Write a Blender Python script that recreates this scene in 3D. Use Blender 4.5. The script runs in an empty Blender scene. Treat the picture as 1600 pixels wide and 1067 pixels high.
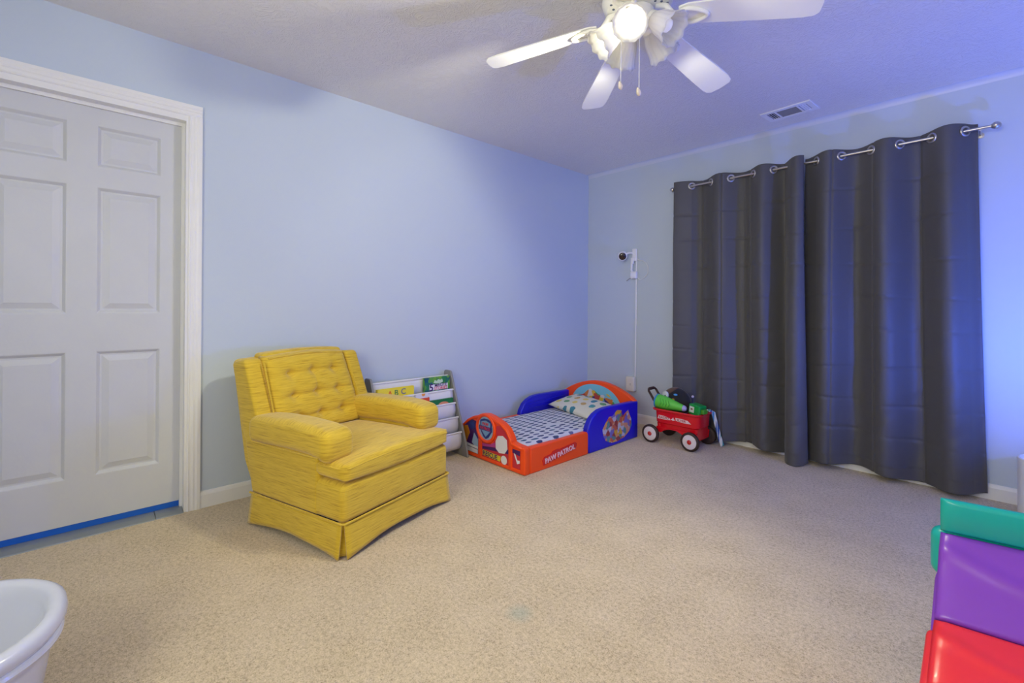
import bpy, bmesh, math, random
from mathutils import Vector, Matrix, noise

random.seed(7)
PI = math.pi
SC = bpy.context.scene
COL = SC.collection

# ------------------------------------------------------------------ camera
CAM = Vector((2.93776, -3.84026, 1.09521)); YAW = 0.815718; ROLL = 0.0073968
FPX = 721.47; YH = 477.105
cd = bpy.data.cameras.new('camera'); cam = bpy.data.objects.new('camera', cd); COL.objects.link(cam)
cd.sensor_fit = 'HORIZONTAL'; cd.sensor_width = 36.0; cd.lens = 36.0 * FPX / 1600.0
cd.shift_y = (YH - 533.5) / 1600.0
cd.clip_start = 0.02
Fv = Vector((-math.sin(YAW), math.cos(YAW), 0)); Rv = Vector((math.cos(YAW), math.sin(YAW), 0)); Uv = Vector((0, 0, 1))
R2 = Rv * math.cos(ROLL) + Uv * math.sin(ROLL); U2 = Uv * math.cos(ROLL) - Rv * math.sin(ROLL)
m = Matrix((R2, U2, -Fv)).transposed().to_4x4(); m.translation = CAM
cam.matrix_world = m
SC.camera = cam

# ------------------------------------------------------------------ light and exposure
SC.view_settings.view_transform = 'Standard'; SC.view_settings.look = 'None'
SC.view_settings.exposure = 0.0; SC.view_settings.gamma = 1.0; SC.view_settings.use_curve_mapping = False
SC.cycles.use_denoising = True
SC.cycles.max_bounces = 10; SC.cycles.diffuse_bounces = 6; SC.cycles.transparent_max_bounces = 12
BULB = 6.0            # glow of the lit fan bulbs
SPOT = 34.0             # light thrown out of each lit fan shade; unlit ones add a fraction
BLUE = 1900.0            # blue LED uplighter
FILL = 52.0              # added fill, shone in through an unseen window behind the camera
W = bpy.data.worlds.new('sky'); SC.world = W; W.use_nodes = True
W.node_tree.nodes['Background'].inputs[0].default_value = (0.55, 0.70, 1.0, 1); W.node_tree.nodes['Background'].inputs[1].default_value = 1.0
ld = bpy.data.lights.new('added_fill_light', 'AREA'); ld.shape = 'RECTANGLE'; ld.size = 1.5; ld.size_y = 1.15  # area light added as soft fill for the whole room
ld.energy = FILL; ld.color = (1.0, 0.95, 0.73)
lo = bpy.data.objects.new('added_fill_light', ld); COL.objects.link(lo); lo.location = (2.45, -5.12, 1.63); lo.rotation_euler = (PI / 2, 0, 0)

# ------------------------------------------------------------------ helpers
def lin(c):
    f = lambda v: (v / 12.92) if v <= 0.04045 else ((v + 0.055) / 1.055) ** 2.4
    return tuple(f(v / 255.0) for v in c) + (1.0,)

def newmat(name):
    mt = bpy.data.materials.new(name); mt.use_nodes = True
    nt = mt.node_tree; b = nt.nodes['Principled BSDF']
    return mt, nt, b

def N(nt, typ, **kw):
    n = nt.nodes.new(typ)
    for k, v in kw.items():
        if k == 'inp':
            for kk, vv in v.items(): n.inputs[kk].default_value = vv
        else: setattr(n, k, v)
    return n

def plain(name, c, rough=0.5, spec=0.5, metal=0.0, bump=0.0, bscale=200, var=0.04, emit=0.0, coat=0.0, sheen=0.0, linear=False):
    mt, nt, b = newmat(name)
    c = c if linear else lin(c)
    b.inputs['Roughness'].default_value = rough; b.inputs['Metallic'].default_value = metal
    b.inputs['Specular IOR Level'].default_value = spec
    b.inputs['Coat Weight'].default_value = coat; b.inputs['Sheen Weight'].default_value = sheen
    tc = N(nt, 'ShaderNodeTexCoord'); nz = N(nt, 'ShaderNodeTexNoise', inp={'Scale': 6.0, 'Detail': 4.0})
    nt.links.new(tc.outputs['Object'], nz.inputs['Vector'])
    mx = N(nt, 'ShaderNodeMix', data_type='RGBA')
    mx.inputs['A'].default_value = tuple(v * (1 - var) for v in c[:3]) + (1,)
    mx.inputs['B'].default_value = tuple(min(1, v * (1 + var)) for v in c[:3]) + (1,)
    nt.links.new(nz.outputs['Fac'], mx.inputs['Factor']); nt.links.new(mx.outputs['Result'], b.inputs['Base Color'])
    if bump:
        n2 = N(nt, 'ShaderNodeTexNoise', inp={'Scale': bscale, 'Detail': 3.0}); nt.links.new(tc.outputs['Object'], n2.inputs['Vector'])
        bp = N(nt, 'ShaderNodeBump', inp={'Strength': bump, 'Distance': 0.002}); nt.links.new(n2.outputs['Fac'], bp.inputs['Height']); nt.links.new(bp.outputs['Normal'], b.inputs['Normal'])
    if emit:
        b.inputs['Emission Color'].default_value = c; b.inputs['Emission Strength'].default_value = emit
    return mt

POS = {}
def tag(o, label=None, cat=None, group=None, kind=None):
    if label: o['label'] = label
    if cat: o['category'] = cat
    if group: o['group'] = group
    if kind: o['kind'] = kind
    return o

def thing(name, label, cat, loc=(0, 0, 0), rotz=0.0, group=None, local=False):
    o = bpy.data.objects.new(name, None); COL.objects.link(o); o.empty_display_size = 0.1
    o.location = loc; o.rotation_euler = (0, 0, rotz)
    POS[o.name] = Vector((0, 0, 0)) if local else Vector(loc)
    return tag(o, label, cat, group)

def build(name, verts, faces, mat, parent=None, smooth=False, bevel=0.0, bseg=2, solid=0.0, subsurf=0, angle=40, merge=False, origin=None):
    vs = [Vector(v) for v in verts]
    lo_ = Vector([min(v[i] for v in vs) for i in range(3)]); hi = Vector([max(v[i] for v in vs) for i in range(3)])
    c = Vector(origin) if origin else Vector(((lo_.x + hi.x) / 2, (lo_.y + hi.y) / 2, lo_.z if parent is None else (lo_.z + hi.z) / 2))
    me = bpy.data.meshes.new(name)
    me.from_pydata([tuple(v - c) for v in vs], [], [tuple(f) for f in faces])
    bm = bmesh.new(); bm.from_mesh(me)
    if merge: bmesh.ops.remove_doubles(bm, verts=bm.verts, dist=1e-5)
    bmesh.ops.recalc_face_normals(bm, faces=bm.faces)
    bm.to_mesh(me); bm.free()
    o = bpy.data.objects.new(name, me); COL.objects.link(o)
    if isinstance(mat, (list, tuple)):
        for q in mat: me.materials.append(q)
    else: me.materials.append(mat)
    if parent is not None:
        o.parent = parent; o.location = c - POS[parent.name]
    else: o.location = c
    POS[o.name] = c
    if smooth:
        for p in me.polygons: p.use_smooth = True
        if smooth == 'auto':
            me.set_sharp_from_angle(angle=math.radians(angle))
    if solid:
        md = o.modifiers.new('solid', 'SOLIDIFY'); md.thickness = solid; md.offset = 0
    if bevel:
        md = o.modifiers.new('bevel', 'BEVEL'); md.width = bevel; md.segments = bseg; md.limit_method = 'ANGLE'; md.angle_limit = math.radians(35)
        for p in me.polygons: p.use_smooth = True
        me.set_sharp_from_angle(angle=math.radians(60))
    if subsurf:
        md = o.modifiers.new('sub', 'SUBSURF'); md.levels = subsurf; md.render_levels = subsurf
    return o

class G:                                     # collects shapes of one part
    def __init__(s): s.v = []; s.f = []
    def add(s, v, f):
        n = len(s.v); s.v += [Vector(q) for q in v]; s.f += [tuple(i + n for i in q) for q in f]; return s
    def box(s, x0, x1, y0, y1, z0, z1):
        v = [(x, y, z) for z in (z0, z1) for y in (y0, y1) for x in (x0, x1)]
        return s.add(v, [(0, 1, 3, 2), (4, 5, 7, 6), (0, 1, 5, 4), (2, 3, 7, 6), (0, 2, 6, 4), (1, 3, 7, 5)])
    def prism(s, poly, M, t0, t1):           # poly in (a,b), M maps (a,b,t) -> world
        n = len(poly)
        v = [M(a, b, t0) for a, b in poly] + [M(a, b, t1) for a, b in poly]
        f = [tuple(range(n)), tuple(range(n, 2 * n))] + [(i, (i + 1) % n, n + (i + 1) % n, n + i) for i in range(n)]
        return s.add(v, f)
    def tube(s, pts, r, seg=8, closed=False):
        pts = [Vector(p) for p in pts]; n = len(pts); rr = r if isinstance(r, (list, tuple)) else [r] * n
        rings = []; prev = None
        for i, p in enumerate(pts):
            if closed: d = pts[(i + 1) % n] - pts[i - 1]
            else: d = pts[min(i + 1, n - 1)] - pts[max(i - 1, 0)]
            d.normalize()
            if prev is None:
                a = d.orthogonal().normalized()
            else:
                a = (prev - d * prev.dot(d)).normalized()
            prev = a; b = d.cross(a)
            rings.append([p + (a * math.cos(2 * PI * k / seg) + b * math.sin(2 * PI * k / seg)) * rr[i] for k in range(seg)])
        v = [q for ring in rings for q in ring]; f = []
        for i in range(n if closed else n - 1):
            j = (i + 1) % n
            for k in range(seg): f.append((i * seg + k, i * seg + (k + 1) % seg, j * seg + (k + 1) % seg, j * seg + k))
        if not closed: f += [tuple(range(seg)), tuple((n - 1) * seg + k for k in range(seg))]
        return s.add(v, f)
    def lathe(s, prof, M=None, seg=24, mod=None):  # prof list of (r,t); axis z of M
        M = M or Matrix.Identity(4); v = []; f = []; n = len(prof)
        for i, (r, t) in enumerate(prof):
            for k in range(seg):
                a = 2 * PI * k / seg; r2, t2 = (mod(i, a, r, t) if mod else (r, t))
                v.append(M @ Vector((r2 * math.cos(a), r2 * math.sin(a), t2)))
        for i in range(n - 1):
            for k in range(seg): f.append((i * seg + k, i * seg + (k + 1) % seg, (i + 1) * seg + (k + 1) % seg, (i + 1) * seg + k))
        if prof[0][0] > 1e-6 and not mod: f.append(tuple(range(seg)))
        if prof[-1][0] > 1e-6 and not mod: f.append(tuple((n - 1) * seg + k for k in range(seg)))
        return s.add(v, f)
    def grid(s, nu, nv, fn):
        v = [fn(i / nu, j / nv) for j in range(nv + 1) for i in range(nu + 1)]
        f = [(j * (nu + 1) + i, j * (nu + 1) + i + 1, (j + 1) * (nu + 1) + i + 1, (j + 1) * (nu + 1) + i) for j in range(nv) for i in range(nu)]
        return s.add(v, f)
    def rbox(s, x0, x1, y0, y1, z0, z1, r, n=8, m=3, fn=None):   # rounded box with dense faces
        h = [(x1 - x0) / 2, (y1 - y0) / 2, (z1 - z0) / 2]; c = Vector(((x0 + x1) / 2, (y0 + y1) / 2, (z0 + z1) / 2))
        nn = n if isinstance(n, (list, tuple)) else (n, n, n)
        ax = []
        for k in range(3):
            rr = min(r, h[k] * 0.999); a = [-h[k] + rr * (i / m) for i in range(m)]
            L = 2 * (h[k] - rr); a += [-h[k] + rr + L * i / nn[k] for i in range(nn[k] + 1)]
            a += [h[k] - rr + rr * ((i + 1) / m) for i in range(m)]; ax.append(a)
        for k in range(3):
            i1, i2 = [(1, 2), (0, 2), (0, 1)][k]
            for sg in (-1, 1):
                A, B = ax[i1], ax[i2]; v = []
                for b in B:
                    for a in A:
                        p = [0, 0, 0]; p[k] = sg * h[k]; p[i1] = a; p[i2] = b
                        q = [max(-(h[j] - min(r, h[j] * 0.999)), min(h[j] - min(r, h[j] * 0.999), p[j])) for j in range(3)]
                        d = Vector(p) - Vector(q)
                        w = Vector(q) + (d.normalized() * min(r, min(h)) if d.length > 0 else d)
                        # keep faces flush when the radius is larger than an axis allows
                        v.append(w + c)
                na = len(A); s.add([fn(q) if fn else q for q in v], [(j * na + i, j * na + i + 1, (j + 1) * na + i + 1, (j + 1) * na + i) for j in range(len(B) - 1) for i in range(na - 1)])
        return s
    def make(s, name, mat, parent=None, **kw): return build(name, s.v, s.f, mat, parent, **kw)

def axis_matrix(loc, d, up=(0, 0, 1)):
    z = Vector(d).normalized(); x = Vector(up).cross(z)
    if x.length < 1e-4: x = Vector((1, 0, 0))
    x.normalize(); y = z.cross(x)
    M = Matrix((x, y, z)).transposed().to_4x4(); M.translation = Vector(loc); return M

def text(name, body, size, loc, xdir, ydir, mat, parent, ext=0.001, wscale=1.0, align='LEFT', shear=0.0):
    cu = bpy.data.curves.new(name, 'FONT'); cu.body = body; cu.size = size; cu.extrude = ext; cu.align_x = align; cu.shear = shear; cu.resolution_u = 3
    cu.offset = size * 0.018
    t = bpy.data.objects.new(name + '_tmp', cu); COL.objects.link(t)
    bpy.context.view_layer.update()
    me = bpy.data.meshes.new_from_object(t.evaluated_get(bpy.context.evaluated_depsgraph_get()))
    vs = [v.co.copy() for v in me.vertices]; fs = [tuple(p.vertices) for p in me.polygons]
    bpy.data.objects.remove(t); bpy.data.meshes.remove(me); bpy.data.curves.remove(cu)
    X = Vector(xdir).normalized(); Y = Vector(ydir).normalized(); Z = X.cross(Y)
    return build(name, [Vector(loc) + X * v.x * wscale + Y * v.y + Z * v.z for v in vs], fs, mat, parent)

# ------------------------------------------------------------------ materials
def wall_mat(name, c, scale=160, strength=0.12, dist=0.002):
    mt, nt, b = newmat(name); b.inputs['Roughness'].default_value = 0.75; b.inputs['Specular IOR Level'].default_value = 0.25
    tc = N(nt, 'ShaderNodeTexCoord'); n1 = N(nt, 'ShaderNodeTexNoise', inp={'Scale': 1.3, 'Detail': 3.0})
    nt.links.new(tc.outputs['Object'], n1.inputs['Vector'])
    mx = N(nt, 'ShaderNodeMix', data_type='RGBA'); L = lin(c)
    mx.inputs['A'].default_value = tuple(v * 0.975 for v in L[:3]) + (1,); mx.inputs['B'].default_value = tuple(v * 1.02 for v in L[:3]) + (1,)
    nt.links.new(n1.outputs['Fac'], mx.inputs['Factor']); nt.links.new(mx.outputs['Result'], b.inputs['Base Color'])
    n2 = N(nt, 'ShaderNodeTexNoise', inp={'Scale': scale, 'Detail': 3.0}); nt.links.new(tc.outputs['Object'], n2.inputs['Vector'])
    bp = N(nt, 'ShaderNodeBump', inp={'Strength': strength, 'Distance': dist}); nt.links.new(n2.outputs['Fac'], bp.inputs['Height']); nt.links.new(bp.outputs['Normal'], b.inputs['Normal'])
    return mt

def ceiling_mat():
    mt, nt, b = newmat('ceiling_brushed_texture'); b.inputs['Base Color'].default_value = lin((232, 230, 228)); b.inputs['Roughness'].default_value = 0.55; b.inputs['Specular IOR Level'].default_value = 0.35
    tc = N(nt, 'ShaderNodeTexCoord')
    w = N(nt, 'ShaderNodeTexNoise', inp={'Scale': 5.0, 'Detail': 2.0}); nt.links.new(tc.outputs['Object'], w.inputs['Vector'])
    mx = N(nt, 'ShaderNodeMix', data_type='VECTOR'); mx.inputs['Factor'].default_value = 0.18
    nt.links.new(tc.outputs['Object'], mx.inputs['A']); nt.links.new(w.outputs['Color'], mx.inputs['B'])
    n1 = N(nt, 'ShaderNodeTexNoise', inp={'Scale': 42.0, 'Detail': 3.5, 'Distortion': 2.2}); nt.links.new(mx.outputs['Result'], n1.inputs['Vector'])
    vo = N(nt, 'ShaderNodeTexVoronoi', feature='DISTANCE_TO_EDGE', inp={'Scale': 16.0}); nt.links.new(mx.outputs['Result'], vo.inputs['Vector'])
    rp = N(nt, 'ShaderNodeValToRGB'); rp.color_ramp.elements[0].position = 0.47; rp.color_ramp.elements[1].position = 0.62
    nt.links.new(n1.outputs['Fac'], rp.inputs['Fac'])
    ad = N(nt, 'ShaderNodeMath', operation='ADD'); nt.links.new(rp.outputs['Color'], ad.inputs[0])
    mu = N(nt, 'ShaderNodeMath', operation='MULTIPLY', inp={1: 0.6}); nt.links.new(vo.outputs['Distance'], mu.inputs[0]); nt.links.new(mu.outputs[0], ad.inputs[1])
    bp = N(nt, 'ShaderNodeBump', inp={'Strength': 0.5, 'Distance': 0.004}); nt.links.new(ad.outputs[0], bp.inputs['Height']); nt.links.new(bp.outputs['Normal'], b.inputs['Normal'])
    return mt

def carpet_mat():
    mt, nt, b = newmat('carpet_pile'); b.inputs['Roughness'].default_value = 0.95; b.inputs['Specular IOR Level'].default_value = 0.1; b.inputs['Sheen Weight'].default_value = 0.25
    tc = N(nt, 'ShaderNodeTexCoord')
    big = N(nt, 'ShaderNodeTexNoise', inp={'Scale': 5.5, 'Detail': 3.0}); mid = N(nt, 'ShaderNodeTexNoise', inp={'Scale': 70.0, 'Detail': 4.0, 'Roughness': 0.7}); fine = N(nt, 'ShaderNodeTexNoise', inp={'Scale': 230.0, 'Detail': 3.0, 'Roughness': 0.85, 'Distortion': 0.8})
    for n in (big, mid, fine): nt.links.new(tc.outputs['Object'], n.inputs['Vector'])
    r1 = N(nt, 'ShaderNodeValToRGB'); e = r1.color_ramp.elements; e[0].position = 0.36; e[0].color = lin((138, 116, 82)); e[1].position = 0.64; e[1].color = lin((238, 219, 186))
    k = e.new(0.48); k.color = lin((206, 187, 152))
    a1 = N(nt, 'ShaderNodeMath', operation='MULTIPLY_ADD', inp={1: 0.34, 2: 0.0}); nt.links.new(mid.outputs['Fac'], a1.inputs[0])
    a2 = N(nt, 'ShaderNodeMath', operation='MULTIPLY_ADD', inp={1: 0.55}); nt.links.new(fine.outputs['Fac'], a2.inputs[0]); nt.links.new(a1.outputs[0], a2.inputs[2])
    a3 = N(nt, 'ShaderNodeMath', operation='MULTIPLY_ADD', inp={1: 0.09}); nt.links.new(big.outputs['Fac'], a3.inputs[0]); nt.links.new(a2.outputs[0], a3.inputs[2])
    nt.links.new(a3.outputs[0], r1.inputs['Fac'])
    # faint turquoise stain in the pile
    ge = N(nt, 'ShaderNodeNewGeometry')
    sb = N(nt, 'ShaderNodeVectorMath', operation='DISTANCE'); sb.inputs[1].default_value = (1.765, -2.688, 0); nt.links.new(ge.outputs['Position'], sb.inputs[0])
    mr = N(nt, 'ShaderNodeMapRange', inp={'From Min': 0.015, 'From Max': 0.06, 'To Min': 0.30, 'To Max': 0.0}); nt.links.new(sb.outputs['Value'], mr.inputs['Value'])
    mx = N(nt, 'ShaderNodeMix', data_type='RGBA'); mx.inputs['B'].default_value = lin((120, 165, 160))
    nt.links.new(mr.outputs[0], mx.inputs['Factor']); nt.links.new(r1.outputs['Color'], mx.inputs['A']); nt.links.new(mx.outputs['Result'], b.inputs['Base Color'])
    bp = N(nt, 'ShaderNodeBump', inp={'Strength': 0.7, 'Distance': 0.006}); nt.links.new(a2.outputs[0], bp.inputs['Height']); nt.links.new(bp.outputs['Normal'], b.inputs['Normal'])
    return mt

def upholstery_mat():
    mt, nt, b = newmat('mustard_slub_fabric'); b.inputs['Roughness'].default_value = 0.85; b.inputs['Specular IOR Level'].default_value = 0.2; b.inputs['Sheen Weight'].default_value = 0.3
    tc = N(nt, 'ShaderNodeTexCoord'); ge = N(nt, 'ShaderNodeNewGeometry')
    sx = N(nt, 'ShaderNodeSeparateXYZ'); nt.links.new(ge.outputs['Normal'], sx.inputs[0])
    ab = N(nt, 'ShaderNodeMath', operation='ABSOLUTE'); nt.links.new(sx.outputs['Z'], ab.inputs[0])
    st = N(nt, 'ShaderNodeMapRange', inp={'From Min': 0.45, 'From Max': 0.75}); nt.links.new(ab.outputs[0], st.inputs['Value'])
    outs = []
    for sc in ((9, 9, 210), (150, 10, 40)):
        mp = N(nt, 'ShaderNodeMapping'); mp.inputs['Scale'].default_value = sc; nt.links.new(tc.outputs['Object'], mp.inputs['Vector'])
        nz = N(nt, 'ShaderNodeTexNoise', inp={'Scale': 1.0, 'Detail': 3.5, 'Roughness': 0.65}); nt.links.new(mp.outputs['Vector'], nz.inputs['Vector']); outs.append(nz)
    mx = N(nt, 'ShaderNodeMix', data_type='FLOAT'); nt.links.new(st.outputs[0], mx.inputs['Factor']); nt.links.new(outs[0].outputs['Fac'], mx.inputs['A']); nt.links.new(outs[1].outputs['Fac'], mx.inputs['B'])
    rp = N(nt, 'ShaderNodeValToRGB'); e = rp.color_ramp.elements
    e[0].position = 0.30; e[0].color = lin((176, 138, 32)); e[1].position = 0.70; e[1].color = lin((224, 192, 62)); k = e.new(0.46); k.color = lin((208, 174, 48))
    nt.links.new(mx.outputs['Result'], rp.inputs['Fac']); nt.links.new(rp.outputs['Color'], b.inputs['Base Color'])
    bp = N(nt, 'ShaderNodeBump', inp={'Strength': 0.5, 'Distance': 0.002}); nt.links.new(mx.outputs['Result'], bp.inputs['Height']); nt.links.new(bp.outputs['Normal'], b.inputs['Normal'])
    return mt

def cell_pattern(name, base, cols, sx, sy, rx, ry, thr=0.15, rough=0.85):
    """staggered rows of little printed marks on cloth, laid out in object space"""
    mt, nt, b = newmat(name); b.inputs['Roughness'].default_value = rough; b.inputs['Specular IOR Level'].default_value = 0.2
    tc = N(nt, 'ShaderNodeTexCoord'); mp = N(nt, 'ShaderNodeMapping'); mp.inputs['Scale'].default_value = (sx, sy, 0.0); mp.inputs['Location'].default_value = (100.3, 100.1, 0); nt.links.new(tc.outputs['Object'], mp.inputs['Vector'])
    s = N(nt, 'ShaderNodeSeparateXYZ'); nt.links.new(mp.outputs['Vector'], s.inputs[0])
    def M(op, a, bb=None, c=None):
        n = N(nt, 'ShaderNodeMath', operation=op)
        for i, q in enumerate((a, bb, c)):
            if q is None: continue
            if isinstance(q, (int, float)): n.inputs[i].default_value = q
            else: nt.links.new(q, n.inputs[i])
        return n.outputs[0]
    cy = M('FLOOR', s.outputs['Y']); st = M('MULTIPLY', M('MODULO', cy, 2.0), 0.5)
    X = M('ADD', s.outputs['X'], st); cx = M('FLOOR', X)
    fx = M('SUBTRACT', M('FRACT', X), 0.5); fy = M('SUBTRACT', M('FRACT', s.outputs['Y']), 0.5)
    cb = N(nt, 'ShaderNodeCombineXYZ'); nt.links.new(cx, cb.inputs[0]); nt.links.new(cy, cb.inputs[1])
    wn = N(nt, 'ShaderNodeTexWhiteNoise', noise_dimensions='2D'); nt.links.new(cb.outputs[0], wn.inputs['Vector'])
    wob = N(nt, 'ShaderNodeTexNoise', inp={'Scale': 2.5, 'Detail': 2.0}); nt.links.new(mp.outputs['Vector'], wob.inputs['Vector'])
    size = M('MULTIPLY_ADD', wn.outputs['Value'], 0.5, 0.75)
    ex = M('POWER', M('DIVIDE', fx, rx), 2.0); ey = M('POWER', M('DIVIDE', fy, M('MULTIPLY', size, ry)), 2.0)
    d = M('ADD', M('ADD', ex, ey), M('MULTIPLY', M('SUBTRACT', wob.outputs['Fac'], 0.5), 1.6))
    mask = M('LESS_THAN', d, 1.0)
    keep = M('GREATER_THAN', wn.outputs['Value'], thr)
    rp = N(nt, 'ShaderNodeValToRGB'); rp.color_ramp.interpolation = 'CONSTANT'; e = rp.color_ramp.elements
    e[0].color = lin(cols[0]); e[1].position = 1 / len(cols); e[1].color = lin(cols[1 % len(cols)])
    for i in range(2, len(cols)): q = e.new(i / len(cols)); q.color = lin(cols[i])
    sc = N(nt, 'ShaderNodeSeparateColor'); nt.links.new(wn.outputs['Color'], sc.inputs[0]); nt.links.new(sc.outputs[1], rp.inputs['Fac'])
    mx = N(nt, 'ShaderNodeMix', data_type='RGBA'); mx.inputs['A'].default_value = lin(base)
    nt.links.new(M('MULTIPLY', mask, keep), mx.inputs['Factor']); nt.links.new(rp.outputs['Color'], mx.inputs['B']); nt.links.new(mx.outputs['Result'], b.inputs['Base Color'])
    return mt

def blotch_mat(name, cols, scale, rough=0.4):
    """print without figures: soft patches of colour"""
    mt, nt, b = newmat(name); b.inputs['Roughness'].default_value = rough
    tc = N(nt, 'ShaderNodeTexCoord'); nz = N(nt, 'ShaderNodeTexNoise', inp={'Scale': scale * 0.6, 'Detail': 2.0}); nt.links.new(tc.outputs['Object'], nz.inputs['Vector'])
    mx = N(nt, 'ShaderNodeMix', data_type='VECTOR'); mx.inputs['Factor'].default_value = 0.06; nt.links.new(tc.outputs['Object'], mx.inputs['A']); nt.links.new(nz.outputs['Color'], mx.inputs['B'])
    vo = N(nt, 'ShaderNodeTexVoronoi', inp={'Scale': scale}); nt.links.new(mx.outputs['Result'], vo.inputs['Vector'])
    s = N(nt, 'ShaderNodeSeparateColor'); nt.links.new(vo.outputs['Color'], s.inputs[0])
    rp = N(nt, 'ShaderNodeValToRGB'); rp.color_ramp.interpolation = 'CONSTANT'; e = rp.color_ramp.elements
    e[0].color = lin(cols[0]); e[1].position = 1 / len(cols); e[1].color = lin(cols[1])
    for i in range(2, len(cols)): q = e.new(i / len(cols)); q.color = lin(cols[i])
    nt.links.new(s.outputs[0], rp.inputs['Fac']); nt.links.new(rp.outputs['Color'], b.inputs['Base Color'])
    return mt

def shade_mat():
    mt, nt, b = newmat('frosted_ribbed_glass'); out = nt.nodes['Material Output']
    b.inputs['Base Color'].default_value = (0.9, 0.9, 0.88, 1); b.inputs['Roughness'].default_value = 0.25
    tr = N(nt, 'ShaderNodeBsdfTranslucent'); tr.inputs['Color'].default_value = (0.92, 0.9, 0.86, 1)
    mx = N(nt, 'ShaderNodeMixShader'); mx.inputs[0].default_value = 0.55
    nt.links.new(b.outputs[0], mx.inputs[1]); nt.links.new(tr.outputs[0], mx.inputs[2]); nt.links.new(mx.outputs[0], out.inputs['Surface'])
    return mt

def emit_mat(name, c, s):
    mt, nt, b = newmat(name); b.inputs['Base Color'].default_value = (0.8, 0.8, 0.8, 1); b.inputs['Emission Color'].default_value = c; b.inputs['Emission Strength'].default_value = s
    return mt

M_WALL = wall_mat('pale_blue_wall_paint', (196, 207, 219))
M_CEIL = ceiling_mat(); M_CARPET = carpet_mat(); M_UPH = upholstery_mat()
M_TRIM = plain('white_semigloss_trim', (232, 232, 230), 0.4, 0.5)
M_DOOR = plain('white_door_paint', (204, 206, 208), 0.45, 0.5, bump=0.15, bscale=90)
M_GAP = plain('blue_door_gap', (10, 95, 200), 0.4)  # blue seen in the gap under the door, put into a strip
M_THRESH = plain('grey_metal_threshold', (150, 158, 162), 0.4, metal=0.5)
M_WHITEP = plain('white_plastic', (236, 237, 240), 0.28, 0.5)
M_ORANGE = plain('orange_red_plastic', (250, 80, 12), 0.38, bump=0.25, bscale=120)
M_BLUEP = plain('royal_blue_plastic', (22, 20, 190), 0.35)
M_GREY = plain('grey_painted_board', (142, 142, 140), 0.5)
M_SLING = plain('white_sling_fabric', (226, 226, 230), 0.8, bump=0.2, bscale=400)
M_SILVER = plain('brushed_nickel', (200, 196, 192), 0.28, metal=1.0)
M_FANW = plain('white_fan_enamel', (240, 240, 236), 0.35)
M_DARK = plain('dark_duct_shade', (30, 30, 32), 0.8)

def curtain_mat():
    mt, nt, b = newmat('charcoal_satin_cloth'); b.inputs['Roughness'].default_value = 0.55; b.inputs['Specular IOR Level'].default_value = 0.35; b.inputs['Sheen Weight'].default_value = 0.12
    tc = N(nt, 'ShaderNodeTexCoord'); nz = N(nt, 'ShaderNodeTexNoise', inp={'Scale': 700.0, 'Detail': 1.0}); nt.links.new(tc.outputs['Object'], nz.inputs['Vector'])
    mx = N(nt, 'ShaderNodeMix', data_type='RGBA'); mx.inputs['A'].default_value = lin((76, 75, 76)); mx.inputs['B'].default_value = lin((92, 91, 92)); nt.links.new(nz.outputs['Fac'], mx.inputs['Factor']); nt.links.new(mx.outputs['Result'], b.inputs['Base Color'])
    bp = N(nt, 'ShaderNodeBump', inp={'Strength': 0.1, 'Distance': 0.001}); nt.links.new(nz.outputs['Fac'], bp.inputs['Height']); nt.links.new(bp.outputs['Normal'], b.inputs['Normal'])
    return mt
M_CURT = curtain_mat()

# ------------------------------------------------------------------ the room
H = 2.44; XR = 3.95; YF = -4.95; T = 0.12
DY0, DY1, DH = -4.252, -3.42, 2.05        # door opening
def struct(o): o['kind'] = 'structure'; return o
struct(G().box(-0.35, XR + T, YF - T, T, -0.08, 0.0).make('floor', M_CARPET, origin=(0, 0, 0)))
struct(G().box(-0.3, XR + T, YF - T, T, H, H + 0.08).make('ceiling', M_CEIL, origin=(0, 0, H)))
g = G(); g.box(-T, 0, DY1, T, 0, H); g.box(-T, 0, YF, DY0, 0, H); g.box(-T, 0, DY0, DY1, DH, H)
struct(g.make('wall_left', M_WALL, origin=(0, 0, 0)))
struct(G().box(0, XR, 0, T, 0, H).make('wall_back', M_WALL, origin=(0, 0, 0)))
struct(G().box(XR, XR + T, YF, T, 0, H).make('wall_right', M_WALL, origin=(XR, 0, 0)))
WX0, WX1, WZ0, WZ1 = 1.70, 3.20, 1.05, 2.2
g = G(); g.box(-T, WX0, YF - T, YF, 0, H); g.box(WX1, XR + T, YF - T, YF, 0, H); g.box(WX0, WX1, YF - T, YF, 0, WZ0); g.box(WX0, WX1, YF - T, YF, WZ1, H)
struct(g.make('wall_front', M_WALL, origin=(0, YF, 0)))
g = G()
for a, b_ in ((WX0, WX0 + 0.04), (WX1 - 0.04, WX1), ((WX0 + WX1) / 2 - 0.02, (WX0 + WX1) / 2 + 0.02)): g.box(a, b_, YF - 0.08, YF - 0.03, WZ0, WZ1)
for a, b_ in ((WZ0, WZ0 + 0.04), (WZ1 - 0.04, WZ1), (1.50, 1.54)): g.box(WX0, WX1, YF - 0.08, YF - 0.03, a, b_)
struct(g.make('added_window_1', M_TRIM))  # unseen window, added to let the fill light in
# soft rounded joint where the back wall meets the ceiling
g = G(); r = 0.036; poly = [(0.0, 0.0)] + [(-r + r * math.cos(a), -r + r * math.sin(a)) for a in [i * PI / 2 / 8 for i in range(9)]]
cove = [(0, 0), (-r, 0)] + [(-r + r * math.sin(a), -r + r * math.cos(a)) for a in [i * PI / 16 for i in range(1, 8)]] + [(0, -r)]
g.prism(cove, lambda a, b, t: Vector((t, a, H + b)), 0.0, XR)
struct(g.make('trim_1', plain('satin_wall_paint', (206, 212, 224), 0.35), smooth='auto', angle=50))
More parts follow.
